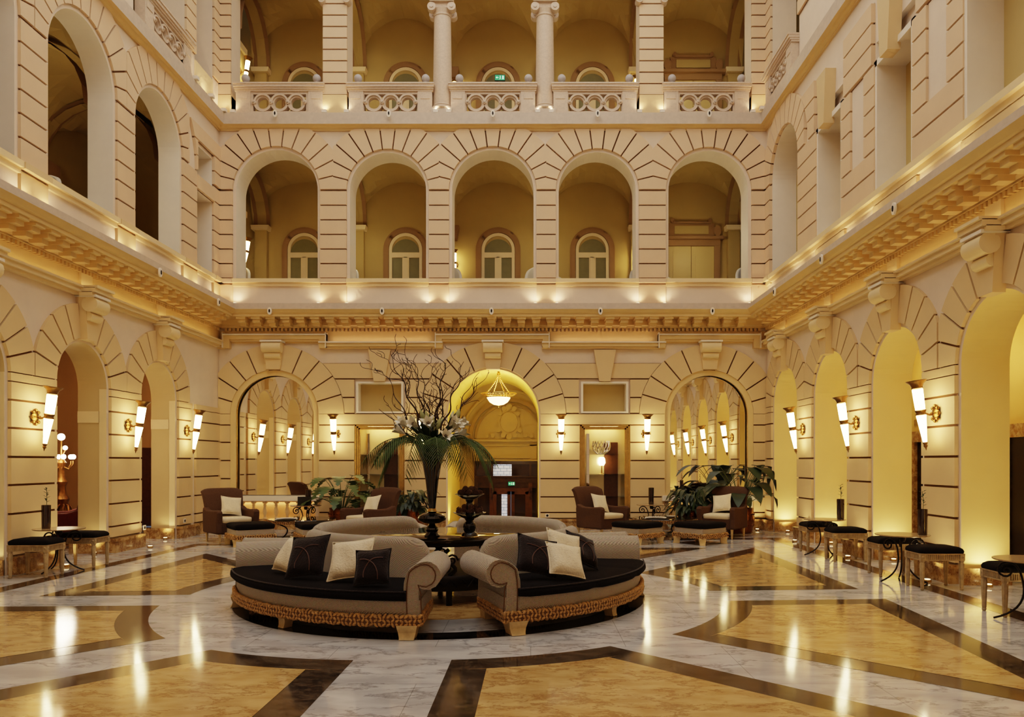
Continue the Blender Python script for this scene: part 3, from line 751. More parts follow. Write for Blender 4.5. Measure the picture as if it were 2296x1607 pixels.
arch_strip(g, None, lc, 1.02, 1.12, 2.25, 0, .08, 'olive2'); arch_strip(g, None, lc, .90, .96, 2.25, 0, .05, 'olive2'); arch_strip(g, None, lc, 1.28, 1.34, 2.25, 0, .06, 'olive')
for z0, z1, n in ((2.16, 2.22, .10), (2.04, 2.08, .05), (1.70, 1.74, .06), (1.62, 1.66, .12)): g.prism([(px0, z0), (px1, z0), (px1, z1), (px0, z1)], 0, n, 'olive')
# cartouche: ring, crest, side scrolls, garland foot
def rdisc(cx, cz, r, n, rz=None, k=20): g.prism([(cx+r*math.cos(2*PI*i/k), cz+(rz or r)*math.sin(2*PI*i/k)) for i in range(k)], 0, n, 'olive')
rdisc(lc, 2.70, .31, .06, .36); rdisc(lc, 2.70, .24, .10, .28); g.prism([(lc+.25*math.cos(2*PI*i/24), 2.70+.29*math.sin(2*PI*i/24)) for i in range(24)], 0, .085, 'olive2')
for dx, dz, r in ((0, .42, .09), (-.14, .37, .07), (.14, .37, .07), (-.25, .24, .06), (.25, .24, .06), (-.30, -.22, .07), (.30, -.22, .07), (0, -.40, .08), (-.16, -.36, .07), (.16, -.36, .07), (-.45, -.37, .06), (.45, -.37, .06), (-.62, -.39, .05), (.62, -.39, .05)):
    rdisc(lc+dx, 2.70+dz, r, .09)
for s in (-1, 1): g.prism([(px0+.02 if s < 0 else px1-.22, 1.6), (px0+.22 if s < 0 else px1-.02, 1.6), (px0+.22 if s < 0 else px1-.02, 2.1), (px0+.02 if s < 0 else px1-.22, 2.1)], 0, .05, 'olive')
for a, b in ((px0, -1.56), (.31, px1+.6)): g.prism([(a, PZ), (b, PZ), (b, 1.62), (a, 1.62)], -.1, .02, 'olive')
struct(g.build('wall_vestibule', smooth=False, merge=False))
# wooden door screen with glass: transom lights, two leaves, exit sign
g = MB(lambda s, z, n: (s, PE-.03-n, z)); sx0, sx1 = -1.56, .31; m0, m1 = -1.04, -.06; mm = -.55
def bar(x0, x1, z0, z1, n=.06, m='darkwood', b=-.04): g.prism([(x0, z0), (x1, z0), (x1, z1), (x0, z1)], b, n, m, back=True)
bar(sx0, sx1, 1.53, 1.62); bar(sx0, sx1, 1.02, 1.20, .08); bar(sx0, sx1, .88, 1.02, .05); bar(sx0, sx1, 1.17, 1.21, .13)
for x in (sx0, m0-.10, m1, sx1-.08): bar(x, x+.10, PZ, 1.02, .08, 'midwood' if x in (m0-.10, m1) else 'darkwood')
for x in (sx0, m0-.06, m1+.02, sx1-.06): bar(x, x+.06, 1.2, 1.53)
for x in (m0-.07, m1+.03):       # carved brackets beside the doors
    for k in range(4): bar(x, x+.06, .55+.09*k, .62+.09*k, .12+.02*k)
bar(m0, m1, .78, .88, .03, 'midwood')
for a, b in ((m0, mm-.01), (mm+.01, m1)):
    bar(a, a+.09, PZ, .78, .03, 'midwood'); bar(b-.09, b, PZ, .78, .03, 'midwood'); bar(a, b, PZ, PZ+.25, .03, 'midwood'); bar(a, b, .70, .78, .03, 'midwood')
bar(sx0+.1, m0-.1, PZ, -.35, .03); bar(m1+.1, sx1-.08, PZ, -.35, .03)
o_d = struct(g.build('door_30', smooth=False, merge=False))
M['dkpane'] = mat('dark_brown_door_glass', rgb(44, 26, 14), .06, spec=.8)
M['haze'] = emit('daylight_pane', (.80, .88, 1, 1), .55, rgb(210, 220, 232))
def facade_mat():
    m, nt, b = new_mat('daylit_stone_facade'); L = nt.links
    t = nd(nt, 'ShaderNodeTexCoord'); br = nd(nt, 'ShaderNodeTexBrick', Scale=3.0); br.inputs['Mortar Size'].default_value = .018
    br.inputs['Color1'].default_value = (.72, .80, .92, 1); br.inputs['Color2'].default_value = (.66, .74, .88, 1); br.inputs['Mortar'].default_value = (.12, .14, .18, 1)
    mp = nd(nt, 'ShaderNodeMapping'); mp.inputs['Rotation'].default_value = (PI/2, 0, 0); L.new(t.outputs['Object'], mp.inputs['Vector']); L.new(mp.outputs[0], br.inputs['Vector'])
    L.new(br.outputs['Color'], b.inputs['Base Color']); L.new(br.outputs['Color'], b.inputs['Emission Color']); b.inputs['Emission Strength'].default_value = .55
    return m
M['facade'] = facade_mat()
def pane(x0, x1, z0, z1, m, n=-.01):
    q = MB(lambda s, z, k: (s, PE-.03-k, z)); q.prism([(x0, z0), (x1, z0), (x1, z1), (x0, z1)], n-.01, n, m); q.build('pane', o_d, smooth=False)
pane(sx0+.06, m0-.06, 1.2, 1.53, 'dkpane'); pane(m1+.08, sx1-.06, 1.2, 1.53, 'dkpane'); pane(m0, mm+.02, 1.2, 1.53, 'facade'); pane(mm+.02, m1+.02, 1.2, 1.53, 'dkpane')
pane(m0+.09, mm-.26, PZ+.25, .70, 'dkpane'); pane(mm-.26, mm-.10, PZ+.25, .70, 'facade'); pane(mm+.10, m1-.09, PZ+.25, .70, 'dkpane')
pane(sx0+.1, m0-.1, -.35, .88, 'dkpane', -.02); pane(m1+.1, sx1-.08, -.35, .88, 'dkpane', -.02)
def exit_sign(loc, w, h, label):
    t = thing('exit_sign', label, 'exit sign', loc)
    b = MB(); b.box((0, 0, 0), (w, .05, h), 'black'); b.build('housing', t, smooth=False)
    f = MB(); f.box((0, -.028, 0), (w*.94, .006, h*.88), 'exitgreen'); fo = f.build('face', t, smooth=False)
    q = MB(); y = -.034   # pictogram: running figure, arrow, doorway
    def r(a, b_, c, d): q.face([(a*w, y, c*h), (b_*w, y, c*h), (b_*w, y, d*h), (a*w, y, d*h)], 'exitwhite')
    r(.22, .38, -.3, .3); r(-.36, -.12, -.04, .04); q.face([(-.40*w, y, 0), (-.26*w, y, .2*h), (-.26*w, y, -.2*h)], 'exitwhite')
    q.face([(.0*w, y, .30*h), (.06*w, y, .30*h), (.06*w, y, .18*h), (0, y, .18*h)], 'exitwhite'); q.face([(-.02*w, y, .14*h), (.08*w, y, .14*h), (.06*w, y, -.1*h), (.0*w, y, -.1*h)], 'exitwhite')
    q.face([(.0*w, y, -.1*h), (.04*w, y, -.1*h), (-.04*w, y, -.32*h), (-.08*w, y, -.32*h)], 'exitwhite'); q.face([(.03*w, y, -.1*h), (.06*w, y, -.1*h), (.13*w, y, -.3*h), (.10*w, y, -.3*h)], 'exitwhite')
    q.build('pictogram', t, smooth=False)
M['exitgreen'] = emit('exit_sign_green', (.05, .5, .22, 1), .5, rgb(20, 120, 60)); M['exitwhite'] = emit('exit_sign_white', (.7, 1, .8, 1), .8)
exit_sign(at(1147, 1084, PE-.13), .19, .11, 'green lit exit sign above the dark wooden entrance doors')
exit_sign(at(1121, 175, 19.95), .27, .15, 'green lit exit sign in the middle arch of the top gallery')


# ------------------------------------------------------------------ mirrors
for c, side, lab in ((CX[0], 'l', 'tall arched wall mirror beside the split-leaf plant, reflecting the arcade with red-brown passages'), (CX[2], 'r', 'tall arched wall mirror behind the broad-leaved plants, reflecting a row of lit sconces')):
    t = thing('wall_mirror', lab, 'mirror', (c, D, .8))
    r = RB-.10; g = MB(lambda s, z, n: (s, -n, z))
    P = [(r*math.cos(PI*i/40), SPB-.8+r*math.sin(PI*i/40)) for i in range(41)]
    g.prism([(-r, .01), (r, .01)]+P, -.13, -.10, 'mirror'); g.build('mirror_glass', t, smooth=False)
    g = MB(lambda s, z, n: (s, -n, z)); Q = [(-r, .0)]+[(x, z) for x, z in reversed(P)]+[(r, 0)]
    g.tube([(x, z, -.085) for x, z in Q], .014, 'brass', 8); g.build('bead_frame', t)
# balusters in the niches below the mirrors
for ci, c in enumerate((CX[0], CX[2])):
    for k in range(7):
        g = MB(); x = c-.80+.267*k
        g.lathe([(.055, .24), (.055, .27), (.03, .29), (.035, .33), (.058, .40), (.05, .46), (.028, .54), (.04, .57), (.03, .60), (.06, .62), (.06, .66)], (x, D+.07, 0), 'trim', 12)
        g.build('baluster', o_wb)
# ------------------------------------------------------------------ display cases
M['casepanel'] = mat('display_back_panel', rgb(226, 208, 160), .12, .25, noise=.05)
def display(c, w, label):
    t = thing('display_case', label, 'display case', (c, D, .35)); h = 2.10
    g = MB(lambda s, z, n: (s, -n, z))
    for i, (o, n) in enumerate(((.06, .05), (.025, .09), (-.015, .06), (-.05, .03))):
        o2 = o-.036
        for a, b in (((-w/2-o, -w/2-o2)), ((w/2+o2, w/2+o))): g.prism([(a, -.02), (b, -.02), (b, h+o), (a, h+o)], -.02, n, 'brass')
        g.prism([(-w/2-o, h+o2), (w/2+o, h+o2), (w/2+o, h+o), (-w/2-o, h+o)], -.02, n, 'brass'); g.prism([(-w/2-o, 0-.05), (w/2+o, -.05), (w/2+o, 0), (-w/2-o, 0)], -.02, n, 'brass')
    g.build('brass_frame', t, smooth=False, merge=False)
    g = MB(lambda s, z, n: (s, -n, z)); g.prism([(-w/2, 0), (w/2, 0), (w/2, h), (-w/2, h)], -.44, -.42, 'casepanel'); g.build('back_panel', t, smooth=False)
    g = MB(lambda s, z, n: (s, -n, z)); g.prism([(w*.02, .02), (w*.32, .02), (w*.32, h*.82), (w*.02, h*.82)], -.42, -.40, 'midwood'); g.prism([(-w*.36, .02), (-w*.30, .02), (-w*.30, h*.92), (-w*.36, h*.92)], -.42, -.40, 'mirror'); g.build('back_reflection', t, smooth=False)  # brown strip paints in the reflection of a wooden door, beside a mirror strip
    for z in (.42, .95, 1.42):
        g = MB(); g.box((0, .23, z), (w-.02, .36, .012), 'glass'); g.build('glass_shelf', t, smooth=False)
    g = MB(); g.box((0, .23, h-.03), (w*.6, .1, .03), 'lampglass'); g.build('strip_light', t, smooth=False)
    return t
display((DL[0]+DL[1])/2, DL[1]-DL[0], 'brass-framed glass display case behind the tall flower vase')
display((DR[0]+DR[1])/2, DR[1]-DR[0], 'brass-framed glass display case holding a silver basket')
xc = (DR[0]+DR[1])/2
t = thing('silver_basket', 'openwork silver basket on the top shelf of the glass display case', 'basket', (xc-.06, D+.23, .35+1.428))
g = MB()
for k in range(16):
    a = 2*PI*k/16; g.tube([(.10*math.cos(a), .10*math.sin(a), .01), (.2*math.cos(a+.25), .13*math.sin(a+.25), .10), (.22*math.cos(a+.5), .14*math.sin(a+.5), .2), (.2*math.cos(a+.75), .12*math.sin(a+.75), .32)], .012, 'silver', 6)
g.build('openwork', t); g = MB(); g.lathe([(.10, 0), (.11, .02), (.06, .04)], (0, 0, 0), 'silver', 18); g.build('foot', t)
t = thing('reflected_lamp_glow', 'small lit lamp standing in for a reflected glow below the silver basket in the display case', 'lamp', (xc-.05, D+.22, .35+.96))  # lit lamp shape added in place of a reflected lamp glow
g = MB(); g.lathe([(.09, .0), (.02, .02), (.015, .18), (.02, .2)], (0, 0, 0), 'brass', 14); g.build('stand', t); g = MB(); g.lathe([(.05, .2), (.085, .26), (.08, .36), (.05, .4)], (0, 0, 0), 'lampglass', 14); g.build('shade', t)
xc = (DL[0]+DL[1])/2
for k in range(6):
    g = MB(); g.lathe([(.0, 0), (.05, .0), (.062, .05), (.055, .10), (.03, .125), (0, .13)], (0, 0, 0), 'pinkbox' if k in (3, 5) else 'darkwood', 14)
    o = g.build('sweet', loc=(xc-.35+.14*k, D+.22, .35+.428)); tag(o, 'round glazed sweet in the row on a shelf behind the tall vase', 'sweet', 'sweets in the display case')

# ------------------------------------------------------------------ sconces
def make_sconce(label):
    t = thing('wall_sconce', label, 'wall lamp', group='ground floor sconces')
    A = Vector((.14, 0, .95)).normalized(); c = Vector((.21, 0, 0))
    g = MB(); g.lathe([(.085, 0), (.085, .015), (.06, .03), (.03, .045)], (0, 0, 0), 'dkbrass', 16, (1, 0, 0))
    for k in range(8):
        a = 2*PI*k/8; g.ball((.015, .085*math.cos(a), .1*math.sin(a)), .028, 'dkbrass', 8, 6)
    g.build('wall_rosette', t)
    g = MB(); g.tube([(.03, 0, 0), (.09, 0, -.02), (.15, 0, 0)], .014, 'dkbrass'); g.build('arm', t)
    g = MB(); g.lathe([(.055, .33), (.075, .345), (.07, .36), (.085, .40), (.12, .43), (.135, .45), (.12, .455), (.05, .40)], c, 'dkbrass', 20, A); g.build('crown', t)
    g = MB(); g.lathe([(.062, .05), (.066, .15), (.07, .33)], c, 'lampglass', 18, A); g.build('upper_glass', t)
    g = MB(); g.lathe([(.05, -.03), (.072, -.02), (.06, .01), (.074, .04), (.055, .055)], c, 'dkbrass', 18, A); g.build('band', t)
    g = MB(); g.lathe([(.026, -.40), (.045, -.22), (.064, -.03)], c, 'lampglass', 18, A); g.build('lower_glass', t)
    g = MB(); g.lathe([(.028, -.395), (.034, -.41), (.02, -.43), (.028, -.45), (.012, -.475), (.002, -.51)], c, 'dkbrass', 14, A); g.build('finial', t)
    return t
SZ = 2.26
sp = []
for y, lab in ((16.25, 'lit brass sconce on the left arcade pier beside the back corner armchair'), (13.88, 'lit brass sconce on the left arcade pier between the two open passages'), (11.27, 'lit brass sconce on the left arcade pier nearest the two black stools'), (8.73, None), (6.15, None)):
    sp.append(((XL+.07, y, SZ), 0, lab))
for y, lab in ((15.49, 'lit brass sconce on the right arcade pier nearest the back corner'), (12.95, 'lit brass sconce on the right arcade pier behind the first pair of stools'), (10.4, 'lit brass sconce on the right arcade pier above the big pair of stools'), (7.85, None), (5.3, None)):
    sp.append(((XR-.07, y, SZ), PI, lab))
for u, lab in ((750, 'lit brass sconce on the back wall beside the left arched mirror'), (946, 'lit brass sconce on the back wall hidden behind the willow branches and lilies'), (1258, 'lit brass sconce on the back wall between entrance arch and display case'), (1450, 'lit brass sconce on the back wall beside the right arched mirror')):
    sp.append((((u-U0)*17.9/F0, D-.07, SZ), -PI/2, lab))
s0 = None
for loc, rz, lab in sp:
    lab = lab or 'lit brass sconce on an arcade pier behind the viewer'
    if s0 is None: s0 = make_sconce(lab); s0.location = loc; s0.rotation_euler = (0, 0, rz)
    else: dup(s0, loc, rz, lab)
# sconces of the upper galleries
gy = D+.55+GD
for loc, rz, lab in (((XL-.02, 19.45, 6.95), 0, 'lit sconce in the first-floor gallery at the far left arch'), ((edges[2]+.12, gy-.02, 6.95), -PI/2, 'lit sconce on the gallery wall between second and middle arch'), ((edges[4]-.05, gy-.17, 6.95), -PI/2, 'lit sconce on the gallery wall beside the fourth arch'),
                     ((XL-.02, 19.45, 11.55), 0, 'lit sconce in the top gallery at the far left bay'), ((edges[2]+.12, gy-.02, 11.55), -PI/2, 'lit sconce in the top gallery beside the left round column'), ((edges[4]-.05, gy-.17, 11.55), -PI/2, 'lit sconce in the top gallery beside the right square pier'),
                     ((XR+1.2, 16.0, 11.35), -PI/2, 'lit sconce high in the side gallery above the right arcade')):
    s = dup(s0, loc, rz, lab, 'gallery sconces'); s.scale = (.8, .8, .8)
g = MB()
for z0, z1 in ((5.3, 8.0), (9.8, 12.2)):
    g.box((XL-.27, 19.45, (z0+z1)/2), (.5, .6, z1-z0), 'ochre'); g.box((XL-.27, 19.45, z1), (.62, .72, .16), 'trim')
struct(g.build('trim_7', smooth=False))
# ------------------------------------------------------------------ hanging bowl lamp in the entrance arch
lx, ly = at(1118, 900, 18.55)[:2]
t = thing('bowl_chandelier', 'brass basket chandelier with a glowing bowl hanging in the entrance arch', 'chandelier', (lx, ly, 2.97))
g = MB(); g.lathe([(.001, 0), (.12, .02), (.22, .08), (.28, .17), (.285, .2)], (0, 0, 0), 'lampglass2', 28); g.build('glass_bowl', t)
g = MB(); g.lathe([(.0, -.05), (.015, -.04), (.02, -.01), (.01, 0)], (0, 0, 0), 'brass', 10); g.build('finial', t)
g = MB()
for z, r in ((.20, .29), (.245, .36), (.285, .43)): g.tube([(r*math.cos(2*PI*k/36), r*math.sin(2*PI*k/36), z) for k in range(37)], .012, 'brass', 6, caps=False)
for k in range(30):
    a = 2*PI*k/30; b = a+.2
    g.tube([(.29*math.cos(a), .29*math.sin(a), .2), (.43*math.cos(b), .43*math.sin(b), .285)], .007, 'brass', 5); g.tube([(.29*math.cos(b), .29*math.sin(b), .2), (.43*math.cos(a), .43*math.sin(a), .285)], .007, 'brass', 5)
g.build('basket_rim', t)
for k in range(4):
    g = MB(); a = 2*PI*k/4+.5
    for i in range(14):
        f = i/13; r = .33*(1-f)**1.5+.02; z = .27+.50*f
        g.ball((r*math.cos(a), r*math.sin(a), z), .017, 'brass', 7, 5)
    g.tube([((.33*(1-f)**1.5+.02)*math.cos(a), (.33*(1-f)**1.5+.02)*math.sin(a), .27+.5*f) for f in [i/10 for i in range(11)]], .006, 'brass', 5); g.build('chain', t)
g = MB(); g.lathe([(.03, .74), (.05, .77), (.03, .80), (.02, .84)], (0, 0, 0), 'brass', 12); g.build('ceiling_cap', t)
# ------------------------------------------------------------------ second floor: columns, balustrades, ball finials
M['colstone'] = mat('column_stone', rgb(214, 190, 166), .6, noise=.16, nscale=22, bump=.05)
for u in (991, 1222):
    x = sb(u); o = struct(empty('column', (x, D+.12, 9.80)))
    g = MB(); g.box((0, 0, .07), (.50, .50, .14), 'slab'); g.lathe([(.27, .14), (.29, .17), (.27, .21), (.235, .22), (.25, .25), (.225, .28)], (0, 0, 0), 'colstone', 28); g.build('base', o)
    g = MB(); g.lathe([(.222, .28), (.222, .9), (.20, 2.40)], (0, 0, 0), 'colstone', 32); g.build('shaft', o)
    g = MB(); g.lathe([(.215, 2.38), (.22, 2.41), (.205, 2.43), (.24, 2.53)], (0, 0, 0), 'colstone', 28)
    g.box((0, 0, 2.70), (.56, .56, .10), 'colstone'); g.box((0, 0, 2.60), (.36, .40, .14), 'colstone')
    for sx in (-1, 1):
        for sy in (-1, 1):
            g.lathe([(.10, -.08), (.10, .08)], (sx*.235, sy*.17, 2.54), 'colstone', 14, (0, 1, 0)); g.lathe([(.04, -.10), (.04, .10)], (sx*.235, sy*.17, 2.54), 'slab', 10, (0, 1, 0))
    g.box((0, 0, 3.1), (.5, .45, .8), 'colstone'); g.build('capital', o)
for (a, b) in S2[1:3]:       # small scroll capitals on the square piers
    for s in (-1, 1):
        g = MB(); x = a if s < 0 else b
        g.lathe([(.085, -.1), (.085, .1)], (x+s*.01, D-.05, 12.50), 'colstone', 14, (0, 1, 0)); g.lathe([(.035, -.13), (.035, .13)], (x+s*.01, D-.05, 12.50), 'slab', 10, (0, 1, 0)); g.build('scroll', o_wb)
def balustrade(L, nr, label, loc, rz, group='upper gallery balustrades'):
    t = thing('stone_balustrade', label, 'balustrade', loc, rz, group)
    F = lambda s, z, n: (s, -n, z)
    g = MB(F); h = L/2; pw = .34
    g.prism([(-h, 0), (h, 0), (h, .07), (-h, .07)], -.12, .10, 'colstone', back=True); g.build('base_course', t, smooth=False)
    g = MB(F)
    for z0, z1, n in ((.56, .60, .09), (.60, .64, .12), (.64, .70, .15), (.70, .735, .17)): g.prism([(-h-n*.3, z0), (h+n*.3, z0), (h+n*.3, z1), (-h-n*.3, z1)], -.15, n, 'colstone', back=True)
    g.build('top_rail', t, smooth=False, merge=False)
    for s in (-1, 1):
        g = MB(F); a, b = sorted((s*h, s*(h-pw))); g.prism([(a, .07), (b, .07), (b, .56), (a, .56)], -.12, .08, 'colstone', back=True)
        a, b = sorted((s*(h-.05), s*(h-pw+.07))); g.prism([(a, .38), (b, .38), (b, .50), (a, .50)], 0, .092, 'colstone'); g.build('post', t, smooth=False, merge=False)
    g = MB(F); w = (L-2*pw); R = min(.215, w/nr/2+.01)
    g.prism([(-h+pw, .5), (h-pw, .5), (h-pw, .56), (-h+pw, .56)], -.10, .05, 'colstone', back=True); g.prism([(-h+pw, .07), (h-pw, .07), (h-pw, .10), (-h+pw, .10)], -.10, .05, 'colstone', back=True)
    x0 = -(nr-1)*R*.93
    for s in (-1, 1):
        a, b = sorted((s*(h-pw), s*(-x0+R+.01))); g.prism([(a, .1), (b, .1), (b, .5), (a, .5)], -.10, .05, 'colstone', back=True)
    for k in range(nr):
        c = x0+2*R*.93*k; N = 26
        for i in range(N):
            t0, t1 = 2*PI*i/N, 2*PI*(i+1)/N
            for r0, r1, n in ((R*.63, R*.82, .03), (R*.80, R*1.0, .07)):
                g.prism([(c+r*math.cos(q), .30+r*math.sin(q)) for r, q in ((r0, t0), (r1, t0), (r1, t1), (r0, t1))], -.09, n, 'colstone', back=True)
    for k in range(nr+1):
        c = x0-R*.93+2*R*.93*k; g.lathe([(.05, 0), (.05, .095), (.03, .11), (.012, .10)], (c, .30, 0), 'colstone', 10); g.lathe([(.02, .1), (.02, .125), (0, .13)], (c, .30, 0), 'slab', 8)
    g.build('pierced_panel', t, smooth=False, merge=False)
    return t
fin0 = None
def finial(loc):
    global fin0
    lab = 'grey stone ball finial on a balustrade post of the upper gallery'
    if fin0: dup(fin0, loc); return
    fin0 = thing('ball_finial', lab, 'finial', loc, 0, 'ball finials on the balustrades')
    g = MB(); g.box((0, 0, .02), (.26, .2, .04), 'finst'); g.lathe([(.08, .04), (.06, .06), (.045, .075), (.06, .09)], (0, 0, 0), 'finst', 16); g.build('foot', fin0)
    g = MB(); g.ball((0, 0, .165), .096, 'finst', 20, 14); g.build('ball', fin0)
M['finst'] = mat('grey_finial_stone', rgb(186, 178, 174), .55, noise=.1, nscale=20)
NAM = ['leftmost', 'second from left', 'middle', 'fourth from left', 'rightmost']
for i, (a, b) in enumerate(((527, 722), (781, 968), (1010, 1200), (1241, 1428), (1490, 1681))):
    Y = D-.12; x0, x1 = (a-U0)*Y/F0, (b-U0)*Y/F0
    balustrade(x1-x0, 3, 'pierced stone balustrade with three rings, %s of five along the top gallery' % NAM[i], ((x0+x1)/2, D+.01, 9.80), 0)
    for x in (x0+.20, x1-.16): finial((x, D+.02, 10.535))
balustrade(1.95, 4, 'pierced stone balustrade on the left upper gallery, seen steeply from below', (XL+.08, 15.3, 9.80), PI/2)
balustrade(1.9, 4, 'pierced stone balustrade on the left upper gallery, nearest the viewer', (XL+.08, 12.6, 9.80), PI/2)
balustrade(1.75, 4, 'pierced stone balustrade on the right upper gallery, seen steeply from below', (XR-.08, 16.8, 9.80), -PI/2)
finial((XL-.0, 16.1, 10.535)); finial((XR+.0, 17.5, 10.535))
# ------------------------------------------------------------------ small ledge fittings
up0 = None
def uplight(p, tgt, e, second=False):
    global up0
    if up0 is None:
        up0 = thing('ledge_uplight', 'small white uplight box set on the cornice ledge', 'uplight', p, 0, 'uplights on the ledges')
        g = MB(); g.box((0, 0, .035), (.11, .11, .07), 'white'); g.build('housing', up0, smooth=False); g = MB(); g.lathe([(.04, .07), (.04, .078)], (0, 0, 0), 'uplight', 14); g.build('lens', up0)
    elif p[2] > 9: dup(up0, p, None, 'small white uplight box at the foot of the top gallery piers and columns', 'uplights of the top gallery')
    else: dup(up0, p)
    lamp('SPOT', 'uplight_lamp', (p[0], p[1], p[2]+.10), e, (1, .70, .40), .03, tgt, 150, 1.0)
for u in (527, 714, 778, 958, 1007, 1200, 1249, 1430, 1490, 1680):
    x = (u-U0)*17.95/F0; uplight((x, D-.15, 5.26), (x, D+.0, 6.2), 10)
for y in (17.75, 16.75, 16.2, 14.15, 13.6, 11.55, 11.0, 9.0, 8.4, 6.4): uplight((XL+.15, y, 5.26), (XL, y, 6.2), 10)
for y in (17.75, 15.95, 14.9, 13.5, 12.4, 10.95, 9.85, 8.4, 7.3): uplight((XR-.15, y, 5.26), (XR, y, 6.2), 10)
for u in (522, 727, 777, 977, 1006, 1206, 1236, 1434, 1485, 1688):
    x = (u-U0)*17.95/F0; uplight((x, D-.13, 9.81), (x, D+.05, 10.6), 6)
for y in (17.9, 17.2, 16.4): uplight((XL+.2, y, 9.81), (XL-.1, y, 10.6), 6)
uplight((XR-.2, 17.8, 9.81), (XR+.1, 17.8, 10.6), 6)
ov = None
def oval(p, rz, lab, grp):
    global ov
    if ov is None:
        ov = thing('oval_lamp', lab, 'lamp', p, rz, grp)
        g = MB(lambda s, z, n: (s, -n, z)); P = lambda a, b: [(a*math.cos(2*PI*k/20), b*math.sin(2*PI*k/20)) for k in range(20)]
        g.prism(P(.05, .085), 0, .03, 'white'); g.build('oval_plate', ov); g = MB(lambda s, z, n: (s, -n, z)); g.prism(P(.018, .04), .03, .04, 'iron'); g.build('lens', ov)
    else: dup(ov, p, rz, lab, grp)
for u in (617, 872, 1105, 1340, 1590): oval(((u-U0)*17.8/F0, D-.30, 9.72), 0, 'small white oval lamp on the grey slab edge below the top balustrades', 'oval lamps on the slab edge')
for u in (605, 857, 1102, 1346, 1597): oval(((u-U0)*17.47/F0, D-.633, 5.05), 0, 'small white oval lamp on the big cornice of the back wall', 'oval lamps on the cornice')
for y in (13.9, 16.5): oval((XL+.633, y, 5.05), PI/2, 'small white oval lamp on the big cornice of the left wall', 'oval lamps on the left cornice')
for y in (15.5, 13.0, 10.4): oval((XR-.633, y, 5.05), -PI/2, 'small white oval lamp on the big cornice of the right wall', 'oval lamps on the right cornice')
# wall sockets near the floor
def socket(p, rz, lab):
    t = thing('wall_socket', lab, 'socket', p, rz); g = MB(lambda s, z, n: (s, -n, z))
    g.prism([(-.045, -.045), (.045, -.045), (.045, .045), (-.045, .045)], 0, .012, 'white'); g.build('plate', t, smooth=False)
    g = MB(lambda s, z, n: (s, -n, z)); g.prism([(.028*math.cos(k*PI/8), .028*math.sin(k*PI/8)) for k in range(16)], .012, .016, 'iron'); g.build('outlet', t, smooth=False)
socket((sb(1227), D-.071, .33), 0, 'white wall socket low on the back wall beside the entrance arch')
socket((XL+.111, 14.38, .36), PI/2, 'white wall socket low on the left arcade pier by the second stool')
socket((XL+.111, 16.05, .36), PI/2, 'white wall socket low on the left corner pier by the armchair')
socket((XR-.111, 15.2, .36), -PI/2, 'dark-centred wall socket low on the right arcade pier near the back')
t = thing('lift_indicator', 'small grey indicator plate on the corridor wall above the lift, right arcade', 'indicator', (XR+2.4, 15.7, 2.41), -PI/2)
g = MB(lambda s, z, n: (s, -n, z)); g.prism([(-.18, -.055), (.18, -.055), (.18, .055), (-.18, .055)], 0, .02, 'silver'); g.build('plate', t, smooth=False); g = MB(lambda s, z, n: (s, -n, z)); g.prism([(-.03, -.03), (.03, -.03), (.03, .03), (-.03, .03)], .02, .024, 'black'); g.build('display', t, smooth=False)
# floor uplights in the arcade openings
fu = None
def floor_up(p, e, col=(1, .78, .40)):
    global fu
    if fu is None:
        fu = thing('floor_uplight', 'glowing floor uplight at the foot of an arcade pier', 'uplight', p, 0, 'floor uplights at the piers')
        g = MB(); g.lathe([(.05, 0), (.05, .03), (.04, .035)], (0, 0, 0), 'brass', 16); g.build('ring', fu); g = MB(); g.lathe([(.035, .036), (.035, .042)], (0, 0, 0), 'flooruplight', 16); g.build('lens', fu)
    else: dup(fu, p)
    lamp('SPOT', 'floor_uplight_lamp', (p[0], p[1], .08), e, col, .04, (p[0], p[1], 4), 130, 1.0)
for c in RC[:5]:
    for s in (-1, 1): floor_up((XR+.25, c+s*(.85-.24), 0), 40)
    floor_up((XR-.32, c+1.02, 0), 18)
for c in LC[:4]:
    for s in (-1, 1): floor_up((XL-.14, c+s*(R0-.2), 0), 9)
    floor_up((XL+.32, c-.98, 0), 14)
for x in (px0+.16, px1-.16): floor_up((x, D+.3, 0), 45)
# concealed strip lights: frieze, mirror niches
A_ = lambda n, loc, L, e, tgt, rotz=0: None
def strip(n, loc, L, e, dirv, along='x', col=(1, .62, .28)):
    o = lamp('AREA', n, loc, e, col, L, sy=.04); d = Vector(dirv)
    z = -d.normalized(); x = Vector((1, 0, 0)) if along == 'x' else Vector((0, 1, 0)); y = z.cross(x)
    o.rotation_euler = Matrix((x, y, z)).transposed().to_euler()
for a, b in ((735, 977), (1232, 1474)): strip('frieze_strip', (sb((a+b)/2), D-.12, 4.45), 2.3, 1.3, (0, .35, 1), 'x', (1, .60, .42))
strip('frieze_strip', (XL+.12, 9, 4.47), 17, 9, (-.3, 0, 1), 'y'); strip('frieze_strip', (XR-.12, 9, 4.47), 17, 9, (.3, 0, 1), 'y')
for c in (CX[0], CX[2]): strip('niche_strip', (c, D+.18, .64), 1.8, 2.2, (0, -.1, -1), 'x')
lamp('SPOT', 'passage_fill', (CX[1], D+1.1, 1.9), 60, (1, .86, .42), .15, (CX[1], D+1.1, 4), 120, 1.0)  # unseen upward spot added to brighten the vault
lamp('POINT', 'chandelier_lamp', (lx, ly, 3.45), 14, (1, .8, .45), .1)
lamp('POINT', 'vestibule_fill', (CX[1]+.5, D+1.5, 1.9), 14, (1, .8, .45), .1)  # unseen soft light added so the end-wall relief shows
for y in (15.1, 12.6, 10.0): lamp('POINT', 'corridor_lamp', (XR+1.6, y, 3.4), 26, (1, .78, .40), .2)
